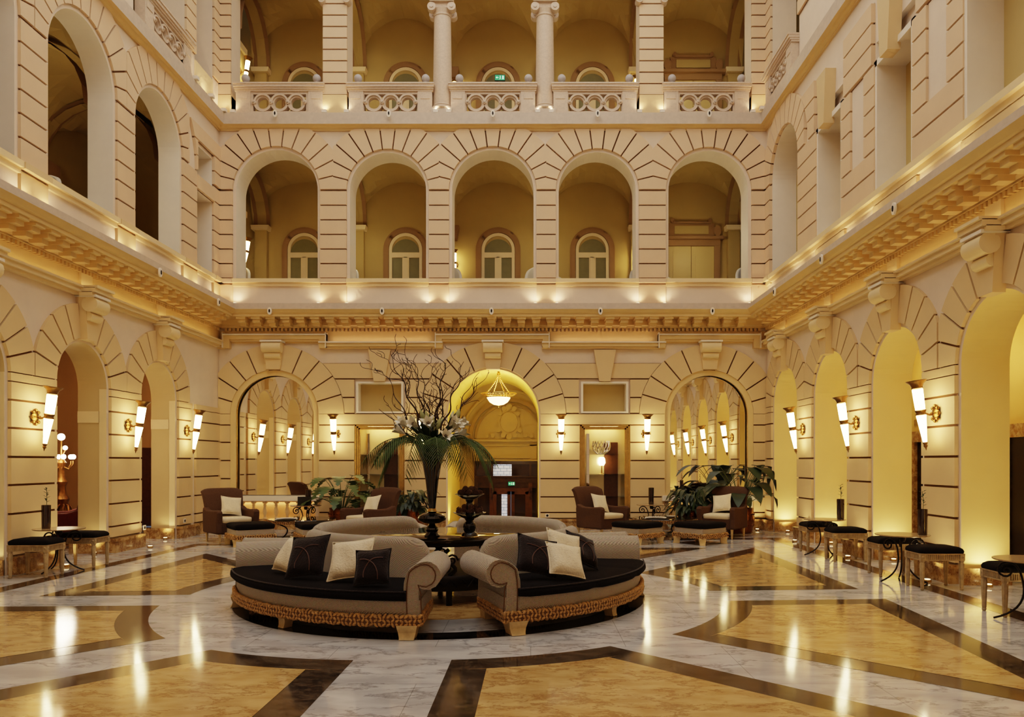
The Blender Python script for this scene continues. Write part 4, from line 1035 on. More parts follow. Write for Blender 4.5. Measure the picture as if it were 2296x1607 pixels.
for y in (15.2, 12.6): lamp('POINT', 'room_fill', (XL-2.2, y, 3.6), 45, (1, .62, .30), .2)  # unseen lights added to lift the dark room, no fitting modelled
for z in (7.3, 11.6):
    for x in (edges[1]+.3, edges[3], edges[4]+1.4): lamp('POINT', 'gallery_fill', (x, D+1.5, z), 13, (1, .84, .50), .2)  # unseen fill lights added to brighten the galleries, here and in the side ones
for z in (7.4, 11.6): lamp('POINT', 'gallery_fill', (XL-1.9, 14, z), 24, (1, .82, .50), .2)
for z in (7.4,): lamp('POINT', 'gallery_fill', (XL-1.9, 11.2, z), 16, (1, .82, .50), .2)
lamp('POINT', 'gallery_fill', (XR+1.3, 15.2, 11.6), 8, (1, .74, .40), .2)
# ------------------------------------------------------------------ fabrics and furniture finishes
M['herring'] = weave('herringbone_grey_beige_cloth', rgb(216, 200, 176), rgb(112, 100, 86), 170)
M['cream'] = mat('cream_ribbed_cloth', rgb(232, 216, 184), .85, noise=.10, nscale=30, bump=.9, bscale=55, sheen=.2)
M['seatcream'] = mat('cream_seat_cloth', rgb(222, 204, 170), .85, noise=.06, nscale=30, bump=.2, bscale=120)
M['choc'] = mat('black_brown_chenille', rgb(22, 14, 11), .95, noise=.6, nscale=70, bump=.5, bscale=180, spec=.15)
M['chocp'] = mat('dark_brown_velvet', rgb(36, 22, 17), .8, noise=.5, nscale=45, bump=.8, bscale=70, spec=.2, sheen=.15)
M['chocline'] = mat('brown_cord', rgb(86, 58, 46), .7)
M['brownup'] = mat('brown_wool_upholstery', rgb(88, 64, 48), .95, noise=.25, nscale=60, bump=.3, bscale=200, spec=.15)
M['gilt'] = mat('gilded_braid', rgb(208, 158, 92), .45, .15, noise=.5, nscale=30)
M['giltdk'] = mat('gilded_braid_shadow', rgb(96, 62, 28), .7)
M['palewood'] = mat('pale_gilt_wood', rgb(214, 182, 126), .45, noise=.3, nscale=14, bump=.1)
M['stoolwood'] = mat('bronze_gilt_wood', rgb(182, 156, 116), .45, .1, noise=.35, nscale=18)
M['blackglass'] = mat('black_polished_glass', rgb(8, 6, 6), .03, spec=.8)
M['tabletop'] = mat('dark_mirror_table_top', rgb(52, 40, 22), .04, .75)
M['copper'] = mat('hammered_copper', rgb(142, 88, 52), .26, 1, noise=.6, nscale=9, bump=.5, bscale=22)
M['paper'] = mat('newspaper', rgb(226, 214, 196), .8, noise=.25, nscale=40)
M['leafd'] = mat('dark_green_leaf', rgb(36, 52, 26), .5, noise=.35, nscale=7, spec=.5)
M['leafm'] = mat('mid_green_leaf', rgb(76, 96, 50), .5, noise=.35, nscale=6, spec=.45)
M['palm'] = mat('palm_frond_green', rgb(76, 92, 42), .7, noise=.4, nscale=9, spec=.2)
M['stem'] = mat('green_stem', rgb(70, 84, 42), .5)
M['twig'] = mat('dark_willow_twig', rgb(58, 38, 24), .7, noise=.3, nscale=30)
M['lily'] = mat('white_lily_petal', rgb(236, 228, 206), .5, noise=.08, nscale=12)
M['lilybud'] = mat('green_white_lily_bud', rgb(190, 196, 140), .5, noise=.2, nscale=10)
M['cone'] = mat('dark_pine_cone', rgb(100, 66, 44), .8, noise=.5, nscale=30)
M['candle'] = mat('dark_red_candle', rgb(66, 28, 18), .4, noise=.5, nscale=18)
M['red'] = mat('dark_red_velvet', rgb(96, 18, 14), .8, noise=.3, nscale=20)
M['whitechair'] = mat('off_white_leather', rgb(214, 206, 190), .45)
M['globe'] = emit('lit_globe', (1, .86, .62, 1), 14)
M['goldcarve'] = mat('gilded_bronze', rgb(150, 98, 50), .35, .8, noise=.5, nscale=16)

def bev(o, w=.02, seg=3):
    m = o.modifiers.new('soft', 'BEVEL'); m.width = w; m.segments = seg; m.limit_method = 'ANGLE'; m.angle_limit = math.radians(35); return o
def braid(mb, path, closed, h=.10, step=.05, d=.035):
    """interlaced gilded braid along a plan path: crossing lobes over a dark core"""
    P = [Vector(p) for p in path]+([Vector(path[0])] if closed else [])
    L = [0]
    for a, b in zip(P, P[1:]): L.append(L[-1]+(b-a).length)
    n = int(L[-1]/step)
    for i in range(n+1):
        s = L[-1]*(i+.5)/(n+1); k = max(j for j in range(len(L)-1) if L[j] <= s)
        a, b = P[k], P[k+1]; t = (b-a).normalized(); p = a+t*(s-L[k]); nrm = t.cross(Vector((0, 0, 1)))
        for row in range(3):
            ang = (.8 if (i//2+row) % 2 else -.8)+random.uniform(-.35, .35)
            R = Matrix((t, nrm, Vector((0, 0, 1)))).transposed() @ Matrix.Rotation(ang, 3, 'Y')
            q = p+Vector((0, 0, (row-1)*h*.33)); mb.ball(q, 1, 'gilt', 7, 5, (step*.85, d*.62, h*.175), R)
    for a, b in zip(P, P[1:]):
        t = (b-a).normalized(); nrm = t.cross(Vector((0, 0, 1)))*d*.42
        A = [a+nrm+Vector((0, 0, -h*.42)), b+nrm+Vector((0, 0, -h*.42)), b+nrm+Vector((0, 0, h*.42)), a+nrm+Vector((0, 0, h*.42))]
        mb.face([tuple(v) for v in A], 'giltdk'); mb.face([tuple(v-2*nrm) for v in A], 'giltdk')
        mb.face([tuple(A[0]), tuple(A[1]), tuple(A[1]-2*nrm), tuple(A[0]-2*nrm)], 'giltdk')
def foot(mb, x, y, ang, h, w=.10, m='palewood'):
    """splayed carved block foot whose toe points along ang"""
    c, s = math.cos(ang), math.sin(ang); prof = [(h, -.5, .75), (h*.8, -.5, .72), (h*.5, -.45, .62), (h*.2, -.40, .66), (0, -.36, .78)]
    G_ = []
    for z, a, b in prof:
        hw = w*(.62-.18*(1-z/h))
        G_.append([(x+c*a*w-s*hw, y+s*a*w+c*hw, z), (x+c*a*w+s*hw, y+s*a*w-c*hw, z), (x+c*b*w+s*hw, y+s*b*w-c*hw, z), (x+c*b*w-s*hw, y+s*b*w+c*hw, z)])
    I = mb.grid(G_, m, cv=True); k = mb.mi(m); mb.f += [I[0], I[-1]]; mb.m += [k, k]

# ------------------------------------------------------------------ ring of four curved sofas
RM = 1.95; AH = .645
def pol(r, a, z): return (r*math.cos(a)-RM, r*math.sin(a), z)
def make_sofa(label, ncush):
    t = thing('curved_sofa', label, 'sofa')
    N = 24
    # base
    g = MB(); prof = [(1.52, .20), (2.33, .20), (2.345, .24), (2.35, .345), (1.52, .345)]
    P = [[pol(r, -AH+2*AH*i/N, z) for r, z in prof] for i in range(N+1)]
    I = g.grid(P, 'herring', cv=True); k = g.mi('herring'); g.f += [I[0], I[-1]]; g.m += [k, k]; g.build('base', t, angle=50)
    # braid round the foot
    g = MB(); pa = [pol(2.365, -AH+2*AH*i/20, .165)for i in range(21)]+[pol(1.49, AH-2*AH*i/12, .165) for i in range(13)]
    braid(g, pa, True, .105, .040, .045); g.build('braid_trim', t)
    # seat cushions
    aw = AH-.055
    cp = [(1.68, .34), (2.30, .335), (2.385, .345), (2.41, .37), (2.405, .405), (2.37, .43), (2.28, .445), (1.68, .45)]
    for c in range(ncush):
        a0, a1 = -aw+2*aw*c/ncush, -aw+2*aw*(c+1)/ncush; g = MB(); n = max(6, N//ncush); P = []
        for i in range(n+1):
            f = i/n; e = min(f, 1-f)*n; sh = 1 if (ncush == 1 or e >= 1) else .93
            P.append([pol(r if j in (0, 7) else 1.68+(r-1.68)*(1 if sh == 1 else .985), a0+(a1-a0)*f, .39+(z-.39)*(1 if sh == 1 else .80)) for j, (r, z) in enumerate(cp)])
        I = g.grid(P, 'choc', cv=True); k = g.mi('choc'); g.f += [I[0], I[-1]]; g.m += [k, k]; o = g.build('seat_cushion', t, angle=60)
        g = MB(); g.tube([pol(2.39, a0+(a1-a0)*i/16, .425) for i in range(17)], .008, 'chocp', 6); g.build('piping', o)
    # backrest, leaning to the middle of the ring, rounded at its ends
    g = MB(); P = []; n = 36; ab = AH-.01
    for i in range(n+1):
        a = -ab+2*ab*i/n; e = ab-abs(a); q = min(e/.16, 1); H_ = .72+.125*math.sqrt(max(0, 1-(1-q)**2))
        dz = H_-.80
        P.append([pol(r, a, z+(dz if z > .5 else 0)) for r, z in ((1.70, .36), (1.66, .52), (1.625, .66), (1.615, .73), (1.595, .775), (1.55, .80), (1.50, .79), (1.465, .755), (1.455, .70), (1.46, .66), (1.475, .60), (1.49, .20))])
    I = g.grid(P, 'herring'); k = g.mi('herring'); g.f += [I[0], I[-1]]; g.m += [k, k]; o = g.build('backrest', t, angle=60)
    # scrolled arms
    for s in (-1, 1):
        er, et = Vector((math.cos(s*(AH-.03)), math.sin(s*(AH-.03)), 0)), Vector((-math.sin(s*(AH-.03)), math.cos(s*(AH-.03)), 0))*s
        o0 = Vector((-RM, 0, 0)); cx_, cz_, rr = .125, .57, .125
        sh = [(-.075, .20), (-.08, .38), (-.075, .50)]+[(cx_+(rr+.055*max(0, (q-95)/70))*math.cos(math.radians(q)), cz_+rr*math.sin(math.radians(q))) for q in (165, 150, 130, 110, 90, 70, 45, 20, 0, -25, -50, -80, -105, -125)]+[(.05, .40), (.05, .32), (.06, .20)]
        g = MB(); P = []
        for r, sc in ((1.48, .9), (1.50, 1), (2.33, 1), (2.345, .97)):
            P.append([tuple(o0+er*r+et*(.02+(x-.02)*sc)+Vector((0, 0, z))) for x, z in sh])
        I = g.grid(P, 'herring', cv=True); k = g.mi('herring'); g.f += [I[0], I[-1]]; g.m += [k, k]; o = g.build('arm', t, angle=50)
        g = MB()
        for off, ins in ((2.346, 1.0), (2.348, .80)):
            pts = [o0+er*off+et*((.035+(x-.035)*ins if i > 2 and i < 17 else x+(1-ins)*.12))+Vector((0, 0, cz_+(z-cz_)*ins if 2 < i < 17 else z)) for i, (x, z) in enumerate(sh)]
            g.tube(pts, .006, 'giltdk' if ins < 1 else 'herring', 6)
        g.build('piping', o)
    for r, a, w in ((2.29, AH-.05, .15), (2.29, -AH+.05, .15), (1.55, AH-.06, .13), (1.55, -AH+.06, .13), (2.26, 0, .09)):
        g = MB(); x, y, _ = pol(r, a, 0); foot(g, x, y, a if r > 2 else a+PI, .125, w); g.build('leg', t, angle=30)
    return t
def sofa_at(t, a): t.location = (FC[0]+RM*math.cos(a), FC[1]+RM*math.sin(a), .0045); t.rotation_euler = (0, 0, a)
sA = make_sofa('curved grey-beige sofa with one long black seat, left of the front gap', 1); sofa_at(sA, math.radians(234.3))
AH = .62
sB = make_sofa('curved grey-beige sofa with a three-part black seat, right of the front gap', 3); sofa_at(sB, math.radians(325.6))
sC = dup(sA, label='curved sofa on the far side of the ring, behind the right front sofa'); sofa_at(sC, math.radians(54))
sD = dup(sA, label='curved sofa on the far side of the ring, behind the left front sofa'); sofa_at(sD, math.radians(146))

def pillow(name, label, p, size, lean, face, roll, m, cat='cushion', group=None, arcs=False, thick=.075):
    """square cushion: base point p (where its lower edge rests), leaning back by lean away from face direction"""
    w, h = size if isinstance(size, tuple) else (size, size); g = MB(); n = 12
    for s in (-1, 1):
        P = []
        for i in range(n+1):
            row = []
            for j in range(n+1):
                u, v = -1+2*i/n, -1+2*j/n
                x = u*w/2*(1-.09*(1-u*u)**0*(1-v*v)*abs(u)); z = v*h/2*(1-.09*(1-u*u)*abs(v))
                th = thick*((1-u**4)*(1-v**4))**.55*(1+.12*math.sin(5*u+3*v))
                row.append((x, s*th, z))
            P.append(row)
        g.grid(P, m)
    g.tube([(u*w/2*(1-.09*(1-v*v)*abs(u)), 0, v*h/2*(1-.09*(1-u*u)*abs(v))) for u, v in [(-1+2*k/8, -1) for k in range(8)]+[(1, -1+2*k/8) for k in range(8)]+[(1-2*k/8, 1) for k in range(8)]+[(-1, 1-2*k/8) for k in range(9)]], .007, m, 6)
    if arcs:
        for cx_, cz_, r in ((-.5, -.6, .95), (.55, -.5, .9)):
            pts = []
            for k in range(15):
                a = -.2+1.9*k/14 if cx_ < 0 else PI+.2-1.9*k/14
                u, v = cx_+r*math.cos(a), cz_+r*math.sin(a)
                if abs(u) < .95 and abs(v) < .95: pts.append((u*w/2, -thick*((1-u**4)*(1-v**4))**.55*(1+.12*math.sin(5*u+3*v))-.002, v*h/2))
            if len(pts) > 2: g.tube(pts, .005, 'chocline', 5)
    o = g.build(name, angle=70)
    tag(o, label, cat, group)
    Rm = Matrix.Rotation(face+PI/2, 4, 'Z') @ Matrix.Rotation(-lean, 4, 'X') @ Matrix.Rotation(roll, 4, 'Y')
    low = min((Rm @ Vector((x, y, z))).z for x, y, z in g.v)
    o.matrix_world = Matrix.Translation((p[0], p[1], p[2]-low)) @ Rm
    return o
def pl(r, deg, z=.452): a = math.radians(deg); return (FC[0]+r*math.cos(a), FC[1]+r*math.sin(a), z)
RD = math.radians
pillow('cushion', 'cream ribbed cushion half hidden behind a dark one on the left front sofa', pl(1.97, 224), .38, .55, RD(232), .10, 'cream')
pillow('cushion', 'big dark brown square cushion leaning left of centre on the left front sofa', pl(2.06, 236), .43, .48, RD(248), -.12, 'chocp', arcs=True)
pillow('cushion', 'cream ribbed cushion in the middle of the left front sofa, beside its dark neighbour', pl(2.0, 250), (.44, .42), .58, RD(254), -.16, 'cream')
pillow('cushion', 'small dark brown cushion beside the rolled arm of the left front sofa', pl(2.2, 259), .34, .42, RD(262), -.08, 'chocp', arcs=True)
pillow('cushion', 'dark brown cushion against the rolled arm of the right front sofa', pl(2.03, 303), .42, .6, RD(296), .30, 'chocp', arcs=True)
pillow('cushion', 'cream cushion standing higher against the back of the right front sofa', pl(1.97, 315), .42, .5, RD(310), .32, 'cream')
pillow('cushion', 'cream cushion in front of the other cream one on the right front sofa', pl(2.2, 309), .38, .72, RD(300), .26, 'cream')
pillow('cushion', 'dark brown cushion at the far end of the cushions on the right front sofa', pl(1.94, 325), .38, .62, RD(318), .45, 'chocp', arcs=True)

# ------------------------------------------------------------------ round table in the middle of the ring
t = thing('round_centre_table', 'round dark table with mirror-like top in the middle of the sofas', 'table', (FC[0], FC[1], .0045))
g = MB(); g.lathe([(.0, .69), (.85, .69), (.875, .70), (.875, .72), (.86, .73), (.0, .73)], (0, 0, 0), 'tabletop', 64, caps=False); g.build('table_top', t)
g = MB(); g.lathe([(.80, .65), (.82, .66), (.82, .69), (.80, .69)], (0, 0, 0), 'iron', 64, caps=False); g.build('apron', t)
g = MB(); g.lathe([(.60, .16), (.80, .16), (.82, .19), (.82, .30), (.80, .33), (.60, .33)], (0, 0, 0), 'iron', 64); 
for k in range(40):
    a = 2*PI*k/40; g.tube([(.83*math.cos(a+q*.06), .83*math.sin(a+q*.06), .245+.045*math.sin(q*2)) for q in (-1.5, -.75, 0, .75, 1.5)], .009, 'iron', 5)
g.build('lower_drum', t)
for k in range(8):
    a = 2*PI*k/8-1.39; g = MB(); e = Vector((math.cos(a), math.sin(a), 0)); q = Vector((-math.sin(a), math.cos(a), 0))
    def scroll(pts, r=.018): g.tube([tuple(e*x+q*y+Vector((0, 0, z))) for x, y, z in pts], r, 'iron', 8)
    scroll([(.76+.03*math.sin(PI*i/10), .07*math.sin(2*PI*i/10), .33+.29*i/10) for i in range(11)], .022)
    scroll([(.77, .03+.07*(1-i/16)*math.cos(i*.75), .50+.07*(1-i/16)*math.sin(i*.75)) for i in range(16)], .012); scroll([(.77, -.03-.06*(1-i/16)*math.cos(i*.75), .42-.06*(1-i/16)*math.sin(i*.75)) for i in range(16)], .012)
    if k % 2 == 0: scroll([(.78, 0, .17), (.76, 0, .10), (.77, 0, .0)], .035)
    g.build('leg', t)
# ------------------------------------------------------------------ the tall vase with its bouquet
TZ = .7345; vx, vy = -1.136, 8.78
t = thing('trumpet_vase', 'tall black trumpet vase on a disc foot, standing on the round table', 'vase', (vx, vy, TZ))
g = MB(); g.lathe([(.085, 0), (.09, .02), (.075, .035), (.06, .06), (.075, .09), (.07, .11), (.04, .14), (.035, .16)], (0, 0, 0), 'blackglass', 28); g.build('foot', t)
g = MB(); g.lathe([(.035, .155), (.10, .165), (.155, .195), (.165, .22), (.155, .245), (.10, .275), (.045, .285)], (0, 0, 0), 'blackglass', 32); g.build('disc_bulb', t)
g = MB(); g.lathe([(.045, .285), (.06, .295), (.05, .31), (.042, .33)], (0, 0, 0), 'brass', 20); g.build('collar', t)
g = MB(); g.lathe([(.04, .32), (.052, .45), (.075, .65), (.11, .85), (.16, 1.00), (.20, 1.06), (.19, 1.06), (.10, .86), (.06, .6)], (0, 0, 0), 'blackglass', 32, caps=False); g.build('trumpet', t)
VT = TZ+1.03
def strip_leaf(mb, mid, widths, side, m, fold=.25):
    """leaf along the midrib points mid; widths per point; side vectors per point"""
    P = []
    for p, w, s in zip(mid, widths, side):
        up = Vector((0, 0, 1))
        P.append([tuple(p-s*w+up*fold*w), tuple(p), tuple(p+s*w+up*fold*w)])
    mb.grid(P, m)
def bez(p0, p1, p2, n): return [(p0*(1-t)**2+p1*2*t*(1-t)+p2*t*t) for t in [i/n for i in range(n+1)]]
def frond(mb, p0, a, L, rise, drop, m='palm', n=24, lw=.0065, ll=.27):
    e = Vector((math.cos(a), math.sin(a), 0)); mid = bez(p0, p0+e*L*.55+Vector((0, 0, rise)), p0+e*L+Vector((0, 0, drop)), n)
    mb.tube(mid, [.009*(1-.8*i/n) for i in range(n+1)], 'stem', 5)
    for i in range(3, n+1):
        t = (mid[min(i+1, n)]-mid[i-1]).normalized(); q = t.cross(Vector((0, 0, 1))).normalized(); f = i/n
        ln = ll*(math.sin(PI*min(.12+f*.80, .96))**.6)*random.uniform(.9, 1.08)
        for s in (-1, 1):
            d = (q*s*.75+t*.75+Vector((0, 0, -.10))).normalized(); p = mid[i]
            pts = [p, p+d*ln*.5+Vector((0, 0, -.02)), p+d*ln+Vector((0, 0, -.10*ln/ .26))]
            sv = d.cross(Vector((0, 0, 1))).normalized()
            strip_leaf(mb, bez(*pts, 3), [.003, lw*.9, lw*.6, .001], [sv]*4, m, .3)
for k in range(17):
    a = 2*PI*k/17+random.uniform(-.12, .12); g = MB(); L = random.uniform(.62, .80); inner = k % 3 == 0
    frond(g, Vector((vx+.07*math.cos(a), vy+.07*math.sin(a), VT-.04)), a, L*(.78 if inner else 1), .34 if not inner else .48, -.10 if not inner else random.uniform(-.36, -.2))
    o = g.build('palm_frond'); tag(o, 'arching green palm frond in the tall black vase', 'palm frond', 'palm fronds in the tall vase')
def lily(p, d, open_):
    g = MB(); d = d.normalized(); u = d.orthogonal().normalized(); w = d.cross(u); L = .15 if open_ else .13
    t = thing('lily', 'white open lily among the palm fronds in the tall vase' if open_ else 'pale closed lily bud among the palm fronds in the tall vase', 'flower', tuple(p), 0, 'open lilies in the tall vase' if open_ else 'lily buds in the tall vase')
    z0 = Vector((0, 0, 0))
    if open_:
        for k in range(6):
            a = 2*PI*k/6; e = u*math.cos(a)+w*math.sin(a); sv = d.cross(e); fl = .075 if k % 2 else .055
            mid = [z0, z0+d*L*.45+e*.022, z0+d*L*.85+e*.05, z0+d*L*.98+e*fl*1.25]
            strip_leaf(g, mid, [.006, .026, .024, .003], [sv]*4, 'lily', 0)
        g.build('petals', t); g = MB()
        for k in range(5):
            a = 2*PI*k/5; e = u*math.cos(a)+w*math.sin(a); g.tube([z0, z0+d*L*.6+e*.012], .002, 'stem', 4); g.ball(z0+d*L*.62+e*.013, .006, 'cone', 6, 4)
        g.build('stamens', t)
    else:
        g.lathe([(.008, 0), (.024, .04), (.026, .08), (.014, .12), (.002, .145)], (0, 0, 0), 'lilybud', 10, d); g.build('bud', t)
    g = MB(); g.tube(bez(Vector((vx-p[0], vy-p[1], VT-.06-p[2]))*.95, -d*.1, z0, 6), .005, 'stem', 5); g.build('stem', t)
random.seed(11)
for k in range(15):
    a = 2*PI*k/15+random.uniform(-.2, .2); r = random.uniform(.20, .36); h = random.uniform(.08, .24)+(.10 if r < .24 else 0)
    p = Vector((vx+r*math.cos(a), vy+r*math.sin(a), VT+h)); lily(p, Vector((math.cos(a)*.8, math.sin(a)*.8, random.uniform(.3, .9))), True)
for k in range(11):
    a = 2*PI*k/11+.3; r = random.uniform(.05, .30); p = Vector((vx+r*math.cos(a), vy+r*math.sin(a), VT+random.uniform(.14, .36))); lily(p, Vector((math.cos(a)*.4, math.sin(a)*.4, 1)), False)
for k in range(22):
    a = 2*PI*k/22+random.uniform(-.1, .1); r = random.uniform(.14, .34); g = MB(); p = Vector((vx+.05*math.cos(a), vy+.05*math.sin(a), VT)); e = Vector((math.cos(a), math.sin(a), 0))
    mid = bez(p, p+e*r*.5+Vector((0, 0, .18)), p+e*r+Vector((0, 0, random.uniform(.12, .34))), 6); q = e.cross(Vector((0, 0, 1)))
    strip_leaf(g, mid, [.004, .022, .036, .040, .032, .018, .001], [q]*7, 'leafd'); o = g.build('lily_leaf'); tag(o, 'pointed dark green leaf between the lilies in the tall vase', 'leaf', 'lily leaves in the tall vase')
def willow(g, p, d, L, r, lvl):
    n = max(6, int(L/.035)); pts = [Vector(p)]; d = Vector(d).normalized(); curl = Vector((random.uniform(-1, 1), random.uniform(-1, 1), random.uniform(-.4, .4))); ph = random.uniform(0, 6)
    base = d.copy()
    for i in range(n):
        w = .55+.3*lvl
        d = (base+Vector((math.sin(i*.62+ph), math.cos(i*.5+ph*1.7), .4*math.sin(i*.8+ph)))*w*.72+curl*.25*i/n).normalized(); pts.append(pts[-1]+d*L/n)
        if lvl < 2 and i > 2 and random.random() < (.30 if lvl == 0 else .22): willow(g, pts[-1], (base*.6+Vector((random.uniform(-1, 1), random.uniform(-.6, .6), random.uniform(-.1, 1)))).normalized(), L*random.uniform(.22, .42), r*.5*(1-.5*i/n), lvl+1)
    g.tube(pts, [max(.003, r*(1-.82*i/n)) for i in range(n+1)], 'twig', 5)
random.seed(5)
for k, (dx, dz, L) in enumerate(((-.75, 1.0, 1.05), (-.42, 1, 1.30), (-.25, 1, 1.15), (-.08, 1, 1.0), (.10, 1, 1.05), (.22, 1, 1.15), (.36, 1, 1.20), (.55, 1, 1.0), (.68, .9, 1.1), (-.95, .7, .8), (.15, 1, .8))):
    g = MB(); willow(g, (vx+dx*.08, vy+random.uniform(-.05, .05), VT-.03), (dx, random.uniform(-.15, .15), dz), L*.95, .015, 0)
    o = g.build('willow_branch'); tag(o, 'bare twisting willow branch rising from the tall vase', 'branch', 'willow branches in the tall vase')
# ------------------------------------------------------------------ tiered stand with pine cones
tx, ty = -.70, 8.72
t = thing('tiered_stand', 'black two-tier stand with glass bowls on the round table, right of the vase', 'stand', (tx, ty, TZ))
g = MB(); g.lathe([(.105, 0), (.11, .012), (.10, .02)], (0, 0, 0), 'brass', 26); g.build('base_ring', t)
g = MB(); g.lathe([(.10, .02), (.09, .05), (.06, .07), (.075, .10), (.07, .16), (.04, .19), (.06, .215)], (0, 0, 0), 'blackglass', 26); g.build('lower_stem', t)
g = MB(); g.lathe([(.05, .215), (.10, .235), (.16, .27), (.19, .285), (.188, .29), (.10, .245), (.03, .225)], (0, 0, 0), 'glass', 32, caps=False); g.build('lower_bowl', t)
g = MB(); g.lathe([(.03, .225), (.05, .25), (.055, .36), (.035, .40), (.05, .43)], (0, 0, 0), 'blackglass', 22); g.build('upper_stem', t)
g = MB(); g.lathe([(.04, .43), (.09, .45), (.14, .485), (.17, .495), (.168, .50), (.09, .46), (.02, .44)], (0, 0, 0), 'glass', 32, caps=False); g.build('upper_bowl', t)
def pinecone(p, r, g):
    for i in range(6):
        z = -r+2*r*i/5; rr = r*.85*math.sqrt(max(.1, 1-(z/r/1.15)**2))
        for k in range(7):
            a = 2*PI*k/7+i*.45; g.ball((p[0]+rr*math.cos(a)*.8, p[1]+rr*math.sin(a)*.8, p[2]+z), r*.28, 'cone', 5, 4, (1, 1, .55))
random.seed(3); cone0 = None
for zb, R, n1_ in ((.265, .125, 9), (.47, .105, 8)):
    for k in range(n1_+5):
        if k < n1_: a = 2*PI*k/n1_; p = (tx+R*math.cos(a), ty+R*math.sin(a), TZ+zb+.045)
        else: a = 2*PI*k/5; p = (tx+R*.55*math.cos(a), ty+R*.55*math.sin(a), TZ+zb+.085)
        if cone0 is None: g = MB(); pinecone((0, 0, 0), .036, g); cone0 = g.build('pine_cone', smooth=False); tag(cone0, 'small dark pine cone heaped in the bowls of the tiered stand', 'pine cone', 'pine cones on the tiered stand'); cone0.location = p
        else:
            o = dup(cone0, p); o.rotation_euler = (random.uniform(0, 3), random.uniform(0, 3), 0)

# ------------------------------------------------------------------ armchairs
def make_armchair(label, m='brownup'):
    t = thing('armchair', label, 'armchair')
    w, d = .40, .42
    g = MB(); g.box((0, -.02, .29), (2*w-.04, 2*d-.10, .22), m); bev(g.build('seat_base', t, smooth=False), .02)
    g = MB(); P = []; n = 10
    for z, dy, hw, hd, in ((.395, 0, .295, .33), (.41, 0, .305, .345), (.46, 0, .31, .35), (.49, 0, .30, .34), (.50, 0, .26, .30)):
        P.append([(hw*math.copysign(abs(math.cos(a))**.25, math.cos(a)), -.07+hd*math.copysign(abs(math.sin(a))**.25, math.sin(a)), z) for a in [2*PI*i/32+.02 for i in range(32)]])
    I = g.grid(P, 'seatcream', cv=True); k = g.mi('seatcream'); g.f += [I[0], I[-1]]; g.m += [k, k]; o = g.build('seat_cushion', t, angle=60)
    # backrest: curved, leaning, flaring to the top
    g = MB(); P = []
    for i in range(9):
        f = i/8; z = .20+.84*f; y = .28+.17*f*f+.03*f; hw = .355+.055*f*f; th = .13-.05*f; top = 1
        row = []
        for j in range(13):
            u = -1+2*j/12; row.append((u*hw, y-.07*abs(u)**3, z-(.05*abs(u)**6 if i == 8 else 0)))
        for j in range(13):
            u = 1-2*j/12; row.append((u*hw*.995, y+th-.05*abs(u)**3, z-(.05*abs(u)**6 if i == 8 else 0)-.0))
        P.append(row)
    top = [((a[0]), (a[1]+b[1])/2, a[2]+.022) for a, b in zip(P[-1][:13], reversed(P[-1][13:]))]
    I = g.grid(P, m, cv=True); k = g.mi(m); T = [g.V(p) for p in top]; R_ = I[-1]
    for j in range(12):
        g.f.append([R_[j], R_[j+1], T[j+1], T[j]]); g.m.append(k); g.f.append([R_[25-j], R_[24-j], T[j+1], T[j]]); g.m.append(k)
    g.f.append([R_[0], T[0], R_[25]]); g.f.append([R_[12], R_[13], T[12]]); g.m += [k, k]
    g.build('backrest', t, angle=60)
    for s in (-1, 1):
        g = MB(lambda y, z, x: (s*x, y, z))
        prof = [(-.44, .19), (-.43, .40), (-.45, .52), (-.455, .60), (-.43, .645), (-.36, .655), (-.1, .635), (.15, .64), (.33, .70), (.36, .60), (.34, .19)]
        g.prism(prof, .305, .425, m, back=True); o = bev(g.build('arm', t, smooth=False), .035, 4)
    for x, y in ((-.34, -.38), (.34, -.38), (-.33, .36), (.33, .36)):
        g = MB(); g.lathe([(.016, 0), (.03, .19)], (x, y, 0), 'palewood', 10); g.build('leg', t)
    return t
ch = [((-6.05, 15.35), RD(-48), 'brown armchair with a cream cushion beside the left arcade, facing the coffee table'),
      ((-3.32, 15.75), RD(-128), 'brown armchair seen from its side in front of a copper pot, behind the left sofa'),
      ((1.52, 16.45), RD(-52), 'brown armchair in front of the brass display case, right of the entrance'),
      ((4.12, 16.35), RD(-125), 'brown armchair with a cream cushion below the broad-leaved plant')]
c0 = None
for (x, y), face, lab in ch:
    rz = face+PI/2
    if c0 is None: c0 = make_armchair(lab); c0.location = (x, y, 0); c0.rotation_euler = (0, 0, rz)
    else: dup(c0, (x, y, 0), rz, lab)
    e = Vector((math.cos(face), math.sin(face), 0)); p = Vector((x, y, .503))-e*.10; sd = Vector((-e.y, e.x, 0))*(.06 if x in (-6.05, 1.52) else -.06)
    pillow('cushion', {-6.05: 'cream cushion on the armchair beside the left arcade', -3.32: 'cream cushion on the armchair seen from its side', 1.52: 'cream cushion on the armchair before the brass display case', 4.12: 'cream cushion on the armchair below the broad-leaved plant'}[x], p+sd, .40, .50, face, .16 if x in (-6.05, 1.52) else -.16, 'cream', thick=.06)
